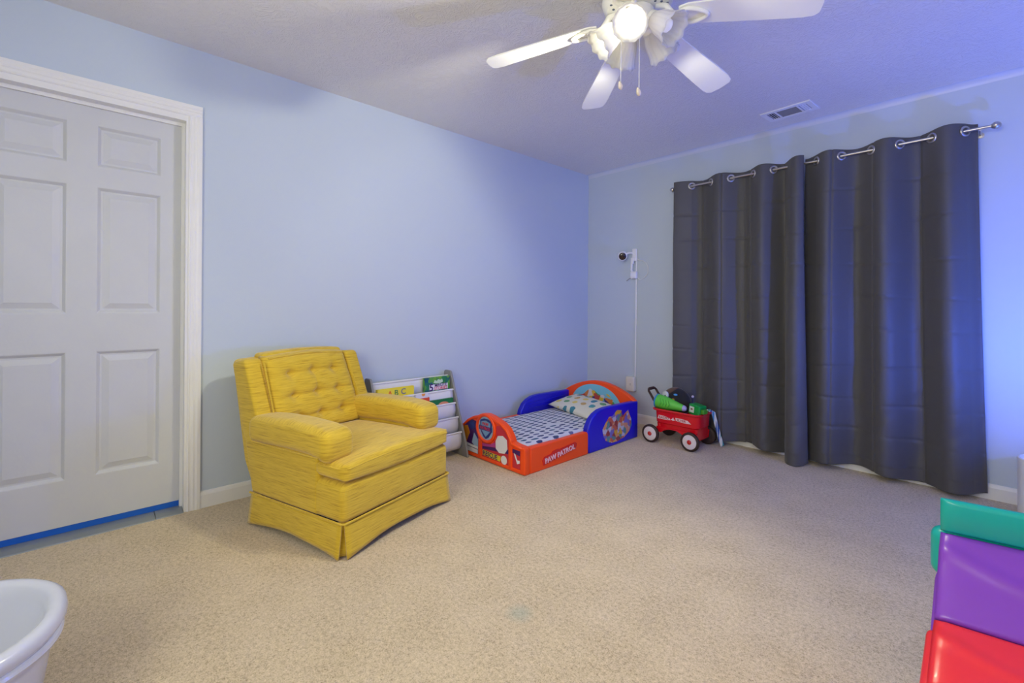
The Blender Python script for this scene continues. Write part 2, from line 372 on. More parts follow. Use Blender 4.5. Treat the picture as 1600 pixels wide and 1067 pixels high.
# baseboards
BB = [(0, 0), (0.013, 0), (0.013, 0.068), (0.009, 0.082), (0.004, 0.088), (0, 0.088)]
g = G(); g.prism(BB, lambda a, b, t: Vector((a, t, b)), DY1 + 0.06, 0.0); g.prism(BB, lambda a, b, t: Vector((a, t, b)), YF, DY0 - 0.06)
struct(g.make('baseboard_left', M_TRIM))
struct(G().prism(BB, lambda a, b, t: Vector((t, -a, b)), 0.0, XR).make('baseboard_back', M_TRIM))
struct(G().prism(BB, lambda a, b, t: Vector((XR - a, t, b)), YF, 0).make('baseboard_right', M_TRIM))
# door casing and jamb
CP = [(0, 0), (0.0, 0.010), (0.006, 0.013), (0.012, 0.011), (0.020, 0.012), (0.026, 0.015), (0.034, 0.014), (0.044, 0.018), (0.058, 0.018), (0.060, 0.0)]
def casing(g_, o, side):
    if side == 'r': g_.prism(CP, lambda a, b, t: Vector((b, o + a, t)), 0, 2.0765)
    if side == 'l': g_.prism(CP, lambda a, b, t: Vector((b, o - a, t)), 0, 2.0765)
g = G(); casing(g, -3.418, 'r'); casing(g, DY0, 'l')
g.prism(CP, lambda a, b, t: Vector((b + 0.0005, t, 2.0765 + a)), DY0 - 0.06, DY1 + 0.06)
struct(g.make('trim_2', M_TRIM))
g = G(); g.box(-T, 0.006, -3.43, -3.418, 0, 2.078); g.box(-T, 0.006, DY0, DY0 + 0.012, 0, 2.078); g.box(-T, 0.006, DY0 + 0.012, -3.43, 2.048, 2.078)
g.box(-T, -0.045, -3.442, -3.43, 0, 2.0299); g.box(-T, -0.045, DY0 + 0.012, -3.43, 2.030, 2.048)
struct(g.make('trim_3', M_TRIM))
# six-panel door
DX = -0.060
ye = [-4.236, -4.127, -3.877, -3.776, -3.526, -3.432]; 
zs = [0.048, 0.261, 0.860, 1.041, 1.653, 1.750, 1.950, 2.040]
g = G(); g.box(-0.098, -0.075, ye[0], ye[5], zs[0], zs[7])
for a, b_ in ((0, 1), (2, 3), (4, 5)): g.box(-0.076, DX, ye[a], ye[b_], zs[0], zs[7])
for a, b_ in ((0, 1), (2, 3), (4, 5), (6, 7)):
    for c, d in ((1, 2), (3, 4)): g.box(-0.076, DX, ye[c], ye[d], zs[a], zs[b_])
door = struct(g.make('door_1', M_DOOR))
for c, d in ((1, 2), (3, 4)):
    for a, b_ in ((1, 2), (3, 4), (5, 6)):
        v = []; f = []
        for ins, dep in ((0, DX), (0.004, DX - 0.001), (0.016, DX - 0.0135), (0.024, DX - 0.0135), (0.050, DX - 0.003), (0.053, DX - 0.003)):
            v += [(dep, ye[c] + ins, zs[a] + ins), (dep, ye[d] - ins, zs[a] + ins), (dep, ye[d] - ins, zs[b_] - ins), (dep, ye[c] + ins, zs[b_] - ins)]
        for k in range(5):
            for i in range(4): f.append((k * 4 + i, k * 4 + (i + 1) % 4, k * 4 + 4 + (i + 1) % 4, k * 4 + 4 + i))
        f.append((20, 21, 22, 23)); build('panel', v, f, M_DOOR, door)
G().box(-0.088, -0.064, ye[0], ye[5], 0.018, 0.049).make('door_gap_strip', M_GAP, door)  # added strip standing in for the open gap below the door
g = G(); prof = [(-0.12, 0), (-0.12, 0.016), (-0.05, 0.018), (-0.02, 0.012), (0.012, 0.004), (0.016, 0)]
g.prism(prof, lambda a, b, t: Vector((a, t, b)), -3.545, -3.432); g.prism(prof, lambda a, b, t: Vector((a, t, b)), DY0 + 0.012, -3.548)
struct(g.make('trim_4', M_THRESH))

# ------------------------------------------------------------------ ceiling fan
FC = Vector((1.89, -2.15, 0))
fan = thing('ceiling_fan', 'white five blade ceiling fan with cluster of ribbed glass lamp shades', 'ceiling fan', (FC.x, FC.y, H))
MC = Matrix.Translation((FC.x, FC.y, 0))
G().lathe([(0.0, H), (0.085, H), (0.09, 2.43), (0.07, 2.415), (0.06, 2.41)], MC, 32).make('canopy', M_FANW, fan, smooth='auto')
mh = G().lathe([(0.05, 2.415), (0.115, 2.41), (0.14, 2.395), (0.145, 2.365), (0.14, 2.345), (0.125, 2.330), (0.06, 2.325), (0.0, 2.325)], MC, 40).make('motor_housing', M_FANW, fan, smooth='auto')
for k in range(30):                                                   # dark discs standing in for shaded holes in the motor's underside
    a = 2 * PI * k / 30; rr = 0.100 + 0.018 * (k % 3 - 1)
    G().lathe([(0.0, 2.3262), (0.0055, 2.3262), (0.0055, 2.3295), (0, 2.3295)], Matrix.Translation((FC.x + rr * math.cos(a), FC.y + rr * math.sin(a), 0 if rr < 0.11 else 0.0026)), 8).make('vent_hole_disc', plain('vent_hole_shade', (95, 105, 125), 0.8) if k == 0 else bpy.data.materials['vent_hole_shade'], mh)
G().lathe([(0.058, 2.327), (0.066, 2.32), (0.068, 2.30), (0.066, 2.28), (0.055, 2.268), (0.03, 2.26), (0.0, 2.26)], MC, 32).make('switch_housing', M_FANW, fan, smooth='auto')
for ang in (210, 143.5, 83.5, 23, 288):
    a = math.radians(ang); d = Vector((math.cos(a), math.sin(a), 0)); t = Vector((-math.sin(a), math.cos(a), 0))
    pit = math.radians(-10)
    def P(r, w, h=0.0):
        z = 2.272 - (r - 0.16) * 0.155
        return Vector((FC.x, FC.y, 0)) + d * r + t * w * math.cos(pit) + Vector((0, 0, z + w * math.sin(pit) + h))
    out = []
    def hw(r): return 0.050 + 0.018 * min(1, (r - 0.15) / 0.40)
    rs = [0.165, 0.20, 0.30, 0.40, 0.50, 0.60]
    L = [(r, -hw(r)) for r in rs] + [(0.635, -0.063), (0.650, -0.048), (0.655, 0), (0.650, 0.048), (0.635, 0.063)] + [(r, hw(r)) for r in reversed(rs)]
    L[0] = (0.165, -0.038); L[-1] = (0.165, 0.038)
    n = len(L); v = [P(r, w, 0.003) for r, w in L] + [P(r, w, -0.003) for r, w in L]
    f = [tuple(range(n)), tuple(range(n, 2 * n))] + [(i, (i + 1) % n, n + (i + 1) % n, n + i) for i in range(n)]
    bl = build('blade', v, f, M_FANW, fan)
    # cast iron bracket: neck from the motor, then a leaf shaped plate with an open middle
    g = G(); g.tube([Vector((FC.x, FC.y, 2.327)) + d * 0.075, Vector((FC.x, FC.y, 2.315)) + d * 0.115, P(0.145, 0, -0.012), P(0.17, 0, -0.011)], [0.012, 0.013, 0.016, 0.018], 8)
    loop = [P(0.215 + 0.055 * math.cos(q), 0.036 * math.sin(q) * (1 - 0.35 * math.cos(q)), -0.010) for q in [2 * PI * i / 20 for i in range(20)]]
    g.tube(loop, 0.009, 6, closed=True)
    g.make('blade_iron', M_FANW, bl, smooth=True)
M_SHADE = shade_mat()
M_LIT = emit_mat('lit_bulb', (1.0, 0.945, 0.75, 1), BULB); M_OFF = emit_mat('unlit_bulb_added_glow', (1.0, 0.93, 0.74, 1), 0.25)  # unlit bulbs carry a faint added glow
for ang, lit, pw in ((-68, 1, 1.0), (-140, 1, 1.0), (148, 0, 0.20), (76, 0, 0.18), (4, 0, 0.12)):  # unlit shades get weak added spots to brighten the back of the room
    a = math.radians(ang); d = Vector((math.cos(a), math.sin(a), 0)); ax = (d * 0.76 + Vector((0, 0, -0.65))).normalized()
    base = Vector((FC.x, FC.y, 2.275)) + d * 0.055
    Mx = axis_matrix(base, ax)
    arm = G().lathe([(0.0, -0.03), (0.016, -0.025), (0.02, 0.0), (0.031, 0.008), (0.033, 0.03), (0.026, 0.031), (0.0, 0.02)], Mx, 20).make('lamp_holder', M_FANW, fan, smooth='auto')
    prof = [(0.030, 0.022), (0.033, 0.035), (0.043, 0.055), (0.049, 0.08), (0.053, 0.105), (0.059, 0.125), (0.067, 0.140)]
    def mod(i, q, r, tt):
        s = i / 6.0
        return r * (1 + 0.02 * math.cos(18 * q) * min(1, s * 2)), tt + (0.0045 * math.cos(9 * q) if i == 6 else 0)
    G().lathe(prof, Mx, 72, mod).make('lamp_shade', M_SHADE, fan, smooth=True, solid=0.003)
    bp = [(0.0, 0.018), (0.013, 0.02), (0.014, 0.045), (0.024, 0.065), (0.028, 0.085), (0.024, 0.104), (0.012, 0.114), (0.0, 0.116)]
    G().lathe(bp, Mx, 16).make('bulb', M_LIT if lit else M_OFF, fan, smooth=True)
    if pw:
        sl_ = bpy.data.lights.new('fan_bulb_and_fill_light', 'SPOT'); sl_.energy = SPOT * pw; sl_.color = (1.0, 0.95, 0.68); sl_.spot_size = math.radians(156 if lit else 122); sl_.spot_blend = 0.35; sl_.shadow_soft_size = 0.022
        so_ = bpy.data.objects.new('fan_bulb_and_fill_light', sl_); COL.objects.link(so_); so_.parent = fan
        so_.matrix_basis = Matrix.Translation(-Vector((FC.x, FC.y, H))) @ Matrix.Translation(Mx @ Vector((0, 0, 0.142))) @ (-ax).to_track_quat('Z', 'Y').to_matrix().to_4x4()
for (x, y, z) in ((1.818, -2.16, 2.03), (1.888, -2.13, 1.99)):
    c = G().tube([(x, y, 2.28), (x, y, z + 0.02)], 0.0016, 6).make('pull_chain', M_WHITEP, fan)
    G().lathe([(0, -0.014), (0.007, -0.01), (0.011, 0.0), (0.008, 0.012), (0.003, 0.022), (0, 0.024)], Matrix.Translation((x, y, z)) @ Matrix.Rotation(0.5, 4, 'X'), 12).make('pull_knob', plain('cream_porcelain', (226, 214, 200), 0.25) if 'cream_porcelain' not in bpy.data.materials else bpy.data.materials['cream_porcelain'], c, smooth=True)

# ------------------------------------------------------------------ ceiling air vent
vent = thing('ceiling_vent', 'white slatted air vent set in the ceiling above curtains', 'vent', (1.93, -0.30, H))
va = math.radians(-4)
def VM(a, b, c): return Vector((1.93 + a * math.cos(va) - b * math.sin(va), -0.30 + a * math.sin(va) + b * math.cos(va), H - c))
def vbox(g_, a0, a1, b0, b1, c0, c1):
    n = len(g_.v); g2 = G().box(a0, a1, b0, b1, c0, c1); g_.add([VM(*q) for q in g2.v], g2.f); return g_
g = G()
for q in ((-0.155, 0.155, -0.095, -0.062), (-0.155, 0.155, 0.062, 0.095), (-0.155, -0.122, -0.062, 0.062), (0.122, 0.155, -0.062, 0.062), (-0.075, -0.062, -0.062, 0.062), (0.062, 0.075, -0.062, 0.062)): vbox(g, *q, 0.0, 0.009)
g.make('frame', M_WHITEP, vent, bevel=0.002)
vbox(G(), -0.123, 0.123, -0.063, 0.063, 0.0, 0.0015).make('duct_shade_sheet', M_DARK, vent)  # dark sheet standing in for the shade inside the duct
for k in range(3):
    for sgn in (-1, 1):
        g = G(); c0 = sgn * (0.084 + 0.0135 * k)
        vs = [VM(c0 + sgn * dx, b, c) for b in (-0.062, 0.062) for dx, c in ((-0.004, 0.008), (0.004, 0.003), (0.0052, 0.0038), (-0.0028, 0.0088))]
        g.add(vs, [(0, 1, 2, 3), (4, 5, 6, 7), (0, 1, 5, 4), (1, 2, 6, 5), (2, 3, 7, 6), (3, 0, 4, 7)]); g.make('slat', M_WHITEP, vent)
for k in range(8):
    c0 = -0.056 + k * 0.016; g = G()
    vs = [VM(a, c0 + dx, c) for a in (-0.062, 0.062) for dx, c in ((-0.005, 0.003), (0.004, 0.007), (0.005, 0.0062), (-0.004, 0.0022))]
    g.add(vs, [(0, 1, 2, 3), (4, 5, 6, 7), (0, 1, 5, 4), (1, 2, 6, 5), (2, 3, 7, 6), (3, 0, 4, 7)]); g.make('slat', M_GREY, vent)

# ------------------------------------------------------------------ curtains and rod
RY = -0.09
def rodz(x): return 2.106 + (x - 1.0) * 0.011
rod = thing('curtain_rod', 'thin brushed nickel curtain rod with ball ends across back wall', 'curtain rod', (0.99, RY, 2.106))
G().tube([(0.985, RY, rodz(0.985)), (1.95, RY, rodz(1.95)), (2.895, RY, rodz(2.895))], 0.0085, 12).make('pole', M_SILVER, rod, smooth='auto')
for x in (0.972, 2.908):
    G().lathe([(0, -0.022), (0.012, -0.018), (0.020, -0.006), (0.020, 0.006), (0.012, 0.018), (0, 0.022)], axis_matrix((x, RY, rodz(x)), (1, 0, 0)), 16).make('finial', M_SILVER, rod, smooth=True)
for x in (1.0, 2.845):
    g = G(); g.tube([(x, -0.0, rodz(x) - 0.02), (x, RY, rodz(x) - 0.012)], 0.005, 8); g.lathe([(0, 0), (0.016, 0), (0.016, 0.006), (0, 0.006)], axis_matrix((x, 0, rodz(x) - 0.02), (0, -1, 0)), 16); g.make('bracket', M_SILVER, rod)

ZB = 0.035
def curtain(name, label, x0, x1, zero, sgn0, bx0, bx1, extra):
    """a cloth sheet swinging in front of and behind the rod, crossing it at every ring"""
    th = thing(name, label, 'curtain', ((x0 + x1) / 2, RY, 0), group='dark curtains on the rod')
    ks = [x0] + zero + [x1]
    def wave(s):                               # s: x at the top
        for i in range(len(ks) - 1):
            if s <= ks[i + 1] or i == len(ks) - 2:
                u = (s - ks[i]) / (ks[i + 1] - ks[i]); u = max(0, min(1, u)); sg = sgn0 * (-1) ** i
                if i == 0: return sg * math.sin(PI / 2 * (1 - u) + 0) if False else sg * math.cos(PI / 2 * u)
                if i == len(ks) - 2: return sg * math.sin(PI / 2 * u)
                return sg * math.sin(PI * u)
    def fn(u, v):
        s = x0 + (x1 - x0) * u; w = wave(s)
        ztop = rodz(s) + 0.044 + 0.006 * w; zb = ZB + 0.012 * math.sin(9 * s)
        z = zb + (ztop - zb) * (1 - v) if False else ztop + (zb - ztop) * v
        amp = 0.038 + (0.022 if s > 1.55 else 0.006) * min(1, v * 4)
        x = s + ((bx0 + (bx1 - bx0) * u) - s) * (v ** 1.3)
        y = RY - amp * w - 0.012 * v
        hgt = 1 - v
        # pressed fold lines left from the packaging
        for zk in (0.28, 0.50, 0.72, 0.94, 1.16, 1.40, 1.64, 1.88):
            zz = z - zk - 0.02 * math.sin(s * 3 + zk * 7)
            y += 0.0065 * math.exp(-(zz / 0.009) ** 2) * (0.6 + 0.4 * math.sin(s * 17 + zk * 31))
        for xk in (1.22, 1.40, 1.60, 2.14, 2.36, 2.585):
            y += 0.008 * math.exp(-((s - xk) / 0.006) ** 2)
        y += 0.006 * (noise.noise(Vector((s * 4, z * 2.2, 3.1 + x0)))) * min(1, v * 4) + 0.003 * noise.noise(Vector((s * 14, z * 7, 1.7))) * min(1, v * 4)
        # diagonal drag wrinkles low down
        dgn = math.sin((s * 1.0 - z * 0.9) * 16 + 2 * noise.noise(Vector((s * 2, z * 2, 0))))
        y += 0.012 * max(0, dgn - 0.55) * max(0, 1 - abs(z - 0.35) / 0.6)
        dx, dy, dz = extra(s, v, u)
        # seamed hem at the foot
        if z < 0.12: y += 0.003 * (1 if z < 0.105 else 0)
        return Vector((x + dx, min(y + dy, -0.02), z + dz))
    g = G().grid(230, 300, fn); cl = g.make('cloth', M_CURT, th, smooth=True, solid=0.003)
    for zx in zero:
        z = rodz(zx); i = ks.index(zx); sl = 0.038 * PI / max(0.1, (ks[i + 1] - ks[i - 1]) / 2) * (sgn0 * (-1) ** i)
        nrm = Vector((-sl, -1, 0)).normalized() if True else None
        M_ = axis_matrix((zx, RY, z), nrm)
        ring = [M_ @ Vector((0.0245 * math.cos(2 * PI * k / 20), 0.0245 * math.sin(2 * PI * k / 20), 0.0)) for k in range(20)]
        G().tube(ring, 0.0075, 8, closed=True).make('grommet', M_SILVER, th, smooth=True)
    return th

def ex_left(s, v, u):
    t = max(0.0, min(1.0, (s - 1.835) / (1.975 - 1.835))); k = math.sin(PI * t) ** 0.8 if 0 < t < 1 else 0.0
    return (-0.05 * k * v * (1 - t) + 0.012 * t * v, -k * (0.050 + 0.075 * v), -0.028 * k * v)
def ex_right(s, v, u):
    k = max(0.0, (2.05 - s) / 0.10); k = min(1, k)
    return (0.0, -0.045 * k * v, -0.008 * k * v)
curtain('curtain', 'dark grey grommet curtain hanging behind the red wagon', 1.005, 1.975, [1.145, 1.306, 1.463, 1.629, 1.771, 1.901], 1, 1.015, 2.01, ex_left)
curtain('curtain', 'dark grey grommet curtain at the right, its folds lit blue', 1.965, 2.835, [2.043, 2.188, 2.347, 2.491, 2.64, 2.783], -1, 1.955, 2.885, ex_right)

# ------------------------------------------------------------------ armchair (modelled in its own frame: x forward, y to its left-hand photo right)
AA = math.radians(16.5); fx = Vector((math.cos(AA), math.sin(AA), 0)); lx = Vector((-math.sin(AA), math.cos(AA), 0))
ac = Vector((1.007, -3.01, 0)) + lx * 0.36 - fx * 0.335
ch = thing('armchair', 'mustard yellow upholstered armchair with button tufted back and skirt', 'armchair', (ac.x, ac.y, 0), AA, local=True)
# local X = u + .335 (front = .335), local Y = v - .36
def skirt(kind):
    def fn(u, v):
        if kind == 'front':
            y = -0.352 + 0.704 * u; e = abs(2 * u - 1)
            z0 = 0.006 + 0.030 * (1 - e ** 2.2); x = 0.338 + 0.020 * v * (0.5 + 0.5 * e)+ 0.003 * math.sin(u * 14) * v
        else:
            sg = -1 if kind == 'left' else 1
            x_ = -0.330 + 0.662 * u; e = abs(2 * u - 1); z0 = 0.006 + 0.026 * (1 - e ** 2.2); x = x_
            y = sg * (0.361 + 0.018 * v * (0.5 + 0.5 * e) + 0.002 * math.sin(u * 12) * v)
        z = 0.150 + (z0 - 0.150) * v
        if kind == 'back':
            pass
        return Vector((x, y, z))
    return fn
for kname in ('front', 'left', 'right'):
    G().grid(24, 8, skirt(kname)).make('skirt_panel', M_UPH, ch, smooth=True, solid=0.008)
def bskirt(u, v): return Vector((-0.338 - 0.012 * v, -0.352 + 0.704 * u, 0.150 + (0.012 - 0.150) * v))
G().grid(12, 6, bskirt).make('skirt_panel', M_UPH, ch, smooth=True, solid=0.008)
for sg in (-1, 1):                                                     # inset corner pleats
    g = G()
    def pl(u, v):
        p0 = Vector((0.305, sg * 0.366, 0)); p1 = Vector((0.345, sg * 0.325, 0)); q = p0.lerp(p1, u)
        o = Vector((1, sg, 0)).normalized() * (0.012 * v - 0.012)
        return Vector((q.x + o.x, q.y + o.y, 0.15 + (0.008 - 0.15) * v))
    g.grid(4, 6, pl); g.make('corner_pleat', M_UPH, ch, smooth=True, solid=0.006)
g = G()                                                                 # welt cord above the skirt
g.tube([(-0.34, -0.365, 0.152), (0.335, -0.365, 0.152), (0.345, -0.355, 0.152), (0.345, 0.355, 0.152), (0.335, 0.365, 0.152), (-0.34, 0.365, 0.152)], 0.005, 6)
g.make('welt_cord', M_UPH, ch, smooth='auto')
G().rbox(-0.33, 0.34, -0.36, 0.36, 0.145, 0.318, 0.03, (6, 8, 3)).make('seat_deck', M_UPH, ch, smooth=True, merge=True)
G().box(-0.30, 0.31, -0.33, 0.33, 0.03, 0.15).make('base', plain('dark_lining', (40, 34, 24), 0.9), ch)
for sg in (-1, 1):
    y0, y1 = sorted((sg * 0.362, sg * 0.245))
    def lean(q):
        k = max(0, (q.z - 0.15) / 0.65); w = max(0.0, min(1.0, (0.0 - q.x) / 0.33))
        return Vector((q.x - 0.16 * k * w, q.y, q.z))
    G().rbox(-0.335, 0.172, y0, y1, 0.150, 0.44, 0.018, (8, 3, 6), fn=lean).make('arm_panel', M_UPH, ch, smooth=True, merge=True)
    # padded roll arm with a fitted cap that droops over its front
    ys0, ys1 = sorted((sg * 0.392, sg * 0.222))
    def armf(q):
        t = (q.x + 0.29) / 0.55
        z = q.z + 0.012 * math.sin(PI * max(0, min(1, t))) - 0.012 * max(0, t - 0.8) / 0.2
        if q.z < 0.45: z += 0.0 - 0.006 * max(0, t - 0.75) / 0.25
        b = noise.noise(Vector((q.x * 9, q.y * 9, q.z * 9 + sg))) * 0.003
        return Vector((q.x - 0.05 * max(0, 0.0 - t) , q.y, z + b))
    G().rbox(-0.335, 0.265, ys0, ys1, 0.404, 0.540, 0.046, (14, 4, 3), 5, fn=armf).make('arm_rest', M_UPH, ch, smooth=True, merge=True)
    g = G(); hem = []
    for k in range(15):
        t = k / 14.0; hem.append((-0.29 + 0.50 * t, sg * 0.388, 0.420))
    g.tube(hem, 0.0035, 6); g.make('arm_seam', M_UPH, ch)
# T shaped seat cushion
def tpoly(yv):
    return 0
g = G()
nx, ny = 26, 34; X0, X1 = -0.24, 0.352; top = []; 
def inT(x, y):
    if x > 0.165: return 1.0 if abs(y) <= 0.362 else 0
    return 1.0 if abs(y) <= 0.24 else 0
def edge(x, y):          # distance to the T outline
    dF = X1 - x; dB = x - X0
    if x > 0.165:
        d = min(dF, 0.362 - abs(y)); 
        if abs(y) > 0.24: d = min(d, x - 0.165)
        else: d = min(d, math.hypot(max(0, 0), 1))
    else: d = min(0.24 - abs(y), dB + 0.05)
    return max(0, d)
def tz(x, y):
    e = min(1, edge(x, y) / 0.026); rnd = math.sqrt(max(0, 1 - (1 - e) ** 2))
    crown = 0.026 * max(0, 1 - (y / 0.36) ** 2) * max(0.0, 1 - ((x - 0.08) / 0.40) ** 2)
    return 0.380 + 0.020 * rnd + crown + 0.003 * noise.noise(Vector((x * 9, y * 9, 2)))
xs_ = sorted(set([X0 + (0.165 - X0) * i / 14 for i in range(15)] + [0.1651] + [0.165 + 0.012 * i for i in range(1, 15)] + [0.340, 0.346, 0.350, X1]))
ys_ = sorted(set([-0.24 + 0.48 * i / 24 for i in range(25)] + [s_ * q for s_ in (-1, 1) for q in (0.2401, 0.246, 0.252, 0.265, 0.28, 0.30, 0.32, 0.335, 0.348, 0.356, 0.360, 0.362)]))
idx = {}; vv = []; ff = []
def vid(i, j, lvl):
    k = (i, j, lvl)
    if k not in idx:
        x, y = xs_[i], ys_[j]; z = tz(x, y) if lvl == 1 else 0.730 - tz(x, y)
        if lvl == 0: z = max(z, 0.316)
        # rounded front corners
        if x > 0.30 and abs(y) > 0.31:
            dx, dy = x - 0.30, abs(y) - 0.31; rr = math.hypot(dx, dy); mxx = 0.052
            if rr > mxx: x = 0.30 + dx / rr * mxx; y = math.copysign(0.31 + dy / rr * mxx, y)
        idx[k] = len(vv); vv.append(Vector((x, y, z)))
    return idx[k]
cells = {}
for i in range(len(xs_) - 1):
    for j in range(len(ys_) - 1):
        cx_, cy_ = (xs_[i] + xs_[i + 1]) / 2, (ys_[j] + ys_[j + 1]) / 2
        if inT(cx_, cy_): cells[(i, j)] = 1
for (i, j) in cells:
    for lvl in (0, 1): ff.append((vid(i, j, lvl), vid(i + 1, j, lvl), vid(i + 1, j + 1, lvl), vid(i, j + 1, lvl)))
    for di, dj, a, b_ in ((-1, 0, (i, j), (i, j + 1)), (1, 0, (i + 1, j), (i + 1, j + 1)), (0, -1, (i, j), (i + 1, j)), (0, 1, (i, j + 1), (i + 1, j + 1))):
        if (i + di, j + dj) not in cells: ff.append((vid(*a, 0), vid(*b_, 0), vid(*b_, 1), vid(*a, 1)))
cu = build('seat_cushion', vv, ff, M_UPH, ch, smooth=True)
g = G(); wl = []
for y in [-0.355 + 0.71 * i / 30 for i in range(31)]: wl.append((0.349 - (0.03 if abs(y) > 0.35 else 0.008 if abs(y) > 0.335 else 0), y, 0.384 + 0.012 * (1 - (y / 0.36) ** 2)))
wl = [(0.19, -0.361, 0.384)] + [(0.305, -0.361, 0.384)] + wl + [(0.305, 0.361, 0.384), (0.19, 0.361, 0.384)]
g.tube(wl, 0.0045, 6); g.make('welt_cord', M_UPH, cu, smooth='auto')
# back: outer shell with wings, tufted inner cushion
def lb(q):
    k = (q.z - 0.30) / 0.50
    return Vector((q.x - (0.108 - 0.030 * q.y / 0.36) * k, q.y * (1 - (0.03 + 0.05 * (q.y > 0)) * max(0, min(1, k))), q.z + 0.012 * max(0, k) * (1 - (q.y / 0.36) ** 2)))
G().rbox(-0.425, -0.335, -0.355, 0.355, 0.15, 0.80, 0.03, (3, 10, 10), fn=lambda q: lb(q) if q.z > 0.3 else Vector((q.x + 0.09 * (0.3 - q.z) / 0.15, q.y, q.z))).make('back_frame', M_UPH, ch, smooth=True, merge=True)
for sg in (-1, 1):
    y0, y1 = sorted((sg * 0.362, sg * 0.270))
    wg = G().rbox(-0.42, -0.255, y0, y1, 0.42, 0.808, 0.022, (4, 4, 10), fn=lambda q: Vector((q.x - (0.105 - 0.025 * q.y / 0.36 + 0.045 * (q.x + 0.42) / 0.165) * (q.z - 0.42) / 0.38 + 0.01, q.y * (1 - (0.03 + 0.06 * (q.y > 0)) * (q.z - 0.42) / 0.38), q.z - 0.02 * max(0, (-0.30 - q.x) / 0.12)))).make('wing', M_UPH, ch, smooth=True, merge=True)
    G().tube([(-0.248 - 0.145 * (z - 0.42) / 0.38 + 0.008, sg * (0.281) * (1 - (0.03 + 0.06 * (sg > 0)) * (z - 0.42) / 0.38), z) for z in [0.50 + 0.29 * i / 8 for i in range(9)]], 0.004, 6).make('welt_cord', M_UPH, wg, smooth='auto')
BT = [(y, z) for z in (0.485, 0.595, 0.705) for y in (-0.145, 0.0, 0.145)]
def bc(u, v):
    y = -0.272 + 0.544 * u; z = 0.405 + 0.405 * v
    ed = min(1, min(u, 1 - u) * 9, (1 - v) * 9, v * 9 + 0.3); rnd = math.sqrt(max(0, 1 - (1 - ed) ** 2))
    puff = 0.058 * rnd
    for by, bz in BT:
        dd = math.hypot(y - by, z - bz); puff -= 0.030 * math.exp(-(dd / 0.026) ** 2)
        puff -= 0.013 * math.exp(-((z - bz) / 0.012) ** 2) * math.exp(-((y - by) / 0.085) ** 2)   # pull folds run sideways from the buttons
    puff -= 0.006 * math.exp(-(y / 0.006) ** 2) * math.exp(-((z - 0.645) / 0.04) ** 2)
    x = -0.300 - 0.140 * (z - 0.42) / 0.38 + puff + 0.012 * math.sin(PI * v) + 0.003 * noise.noise(Vector((y * 12, z * 20, 5)))
    return Vector((x, y * (1 - (0.03 + 0.06 * (y > 0)) * v), z + 0.018 * v * (1 - (y / 0.28) ** 2)))
bcush = G().grid(60, 48, bc).make('back_cushion', M_UPH, ch, smooth=True, solid=0.01)
for by, bz in BT:
    q = bc((by + 0.272) / 0.544, (bz - 0.405) / 0.405)
    G().lathe([(0, 0.007), (0.006, 0.006), (0.010, 0.002), (0.010, -0.003), (0, -0.003)], axis_matrix(q + Vector((0.004, 0, 0)), (1, 0, 0.25)), 12).make('button', M_UPH, bcush, smooth=True)
g = G(); tp = [bc(0.04 + 0.92 * i / 24, 0.955) + Vector((0.004, 0, 0.006)) for i in range(25)]
g.tube(tp, 0.0045, 6); g.make('welt_cord', M_UPH, bcush, smooth='auto')
G().rbox(-0.522, -0.43, -0.255, 0.255, 0.78, 0.826, 0.022, (3, 12, 1), fn=lambda q: Vector((q.x + 0.008, q.y, q.z + 0.014 * (1 - (q.y / 0.28) ** 2)))).make('back_top', M_UPH, ch, smooth=True, merge=True)

# ------------------------------------------------------------------ toddler bed
bed = thing('toddler_bed', 'orange and royal blue plastic toddler bed in the corner', 'toddler bed', (0.465, -1.07, 0))
BX0, BX1, BY0, BY1 = 0.09, 0.845, -1.745, -0.415
def arch(pts): return pts
foot = [(BX0, 0.0), (BX0, 0.165), (0.13, 0.185), (0.19, 0.215), (0.25, 0.262), (0.31, 0.292), (0.36, 0.305), (0.40, 0.325), (0.455, 0.332), (0.51, 0.325), (0.56, 0.312), (0.62, 0.296), (0.67, 0.268), (0.705, 0.225), (0.722, 0.190), (0.76, 0.183), (BX1 - 0.02, 0.180), (BX1, 0.172), (BX1, 0.0)]
fb = G().prism(foot, lambda a, b, t: Vector((a, t, b)), BY0, BY0 + 0.05).make('footboard', M_ORANGE, bed, bevel=0.008, bseg=3)
# raised rim ring around the badge and raised dividers
cx, cz, rx, rz = 0.458, 0.232, 0.094, 0.092
ring = [(cx + rx * math.cos(a), BY0 - 0.004, cz + rz * math.sin(a)) for a in [2 * PI * i / 40 for i in range(40)]]
G().tube(ring, 0.012, 8, closed=True).make('badge_ring', M_ORANGE, fb, smooth=True)
M_SKYB = plain('pale_sky_print', (160, 190, 215), 0.35); M_NAVY = plain('navy_print', (34, 52, 130), 0.35); M_PRED = plain('red_print', (205, 45, 60), 0.35); M_PWHITE = plain('white_print', (232, 232, 236), 0.4)
M_PURP = plain('purple_print', (70, 30, 105), 0.35); M_PINK = plain('magenta_print', (190, 70, 150), 0.35); M_YEL = plain('yellow_print', (226, 205, 40), 0.35)
def flat(poly, plane, off, th=0.0015):
    g_ = G()
    if plane == 'foot': g_.prism(poly, lambda a, b, t: Vector((a, BY0 - t, b)), off, off + th)
    if plane == 'side': g_.prism(poly, lambda a, b, t: Vector((BX1 + t, a, b)), off, off + th)
    if plane == 'head': g_.prism(poly, lambda a, b, t: Vector((a, BY1 - 0.045 - t, b)), off, off + th)
    return g_
ell = lambda c0, c1, a, b, n=28: [(c0 + a * math.cos(2 * PI * i / n), c1 + b * math.sin(2 * PI * i / n)) for i in range(n)]
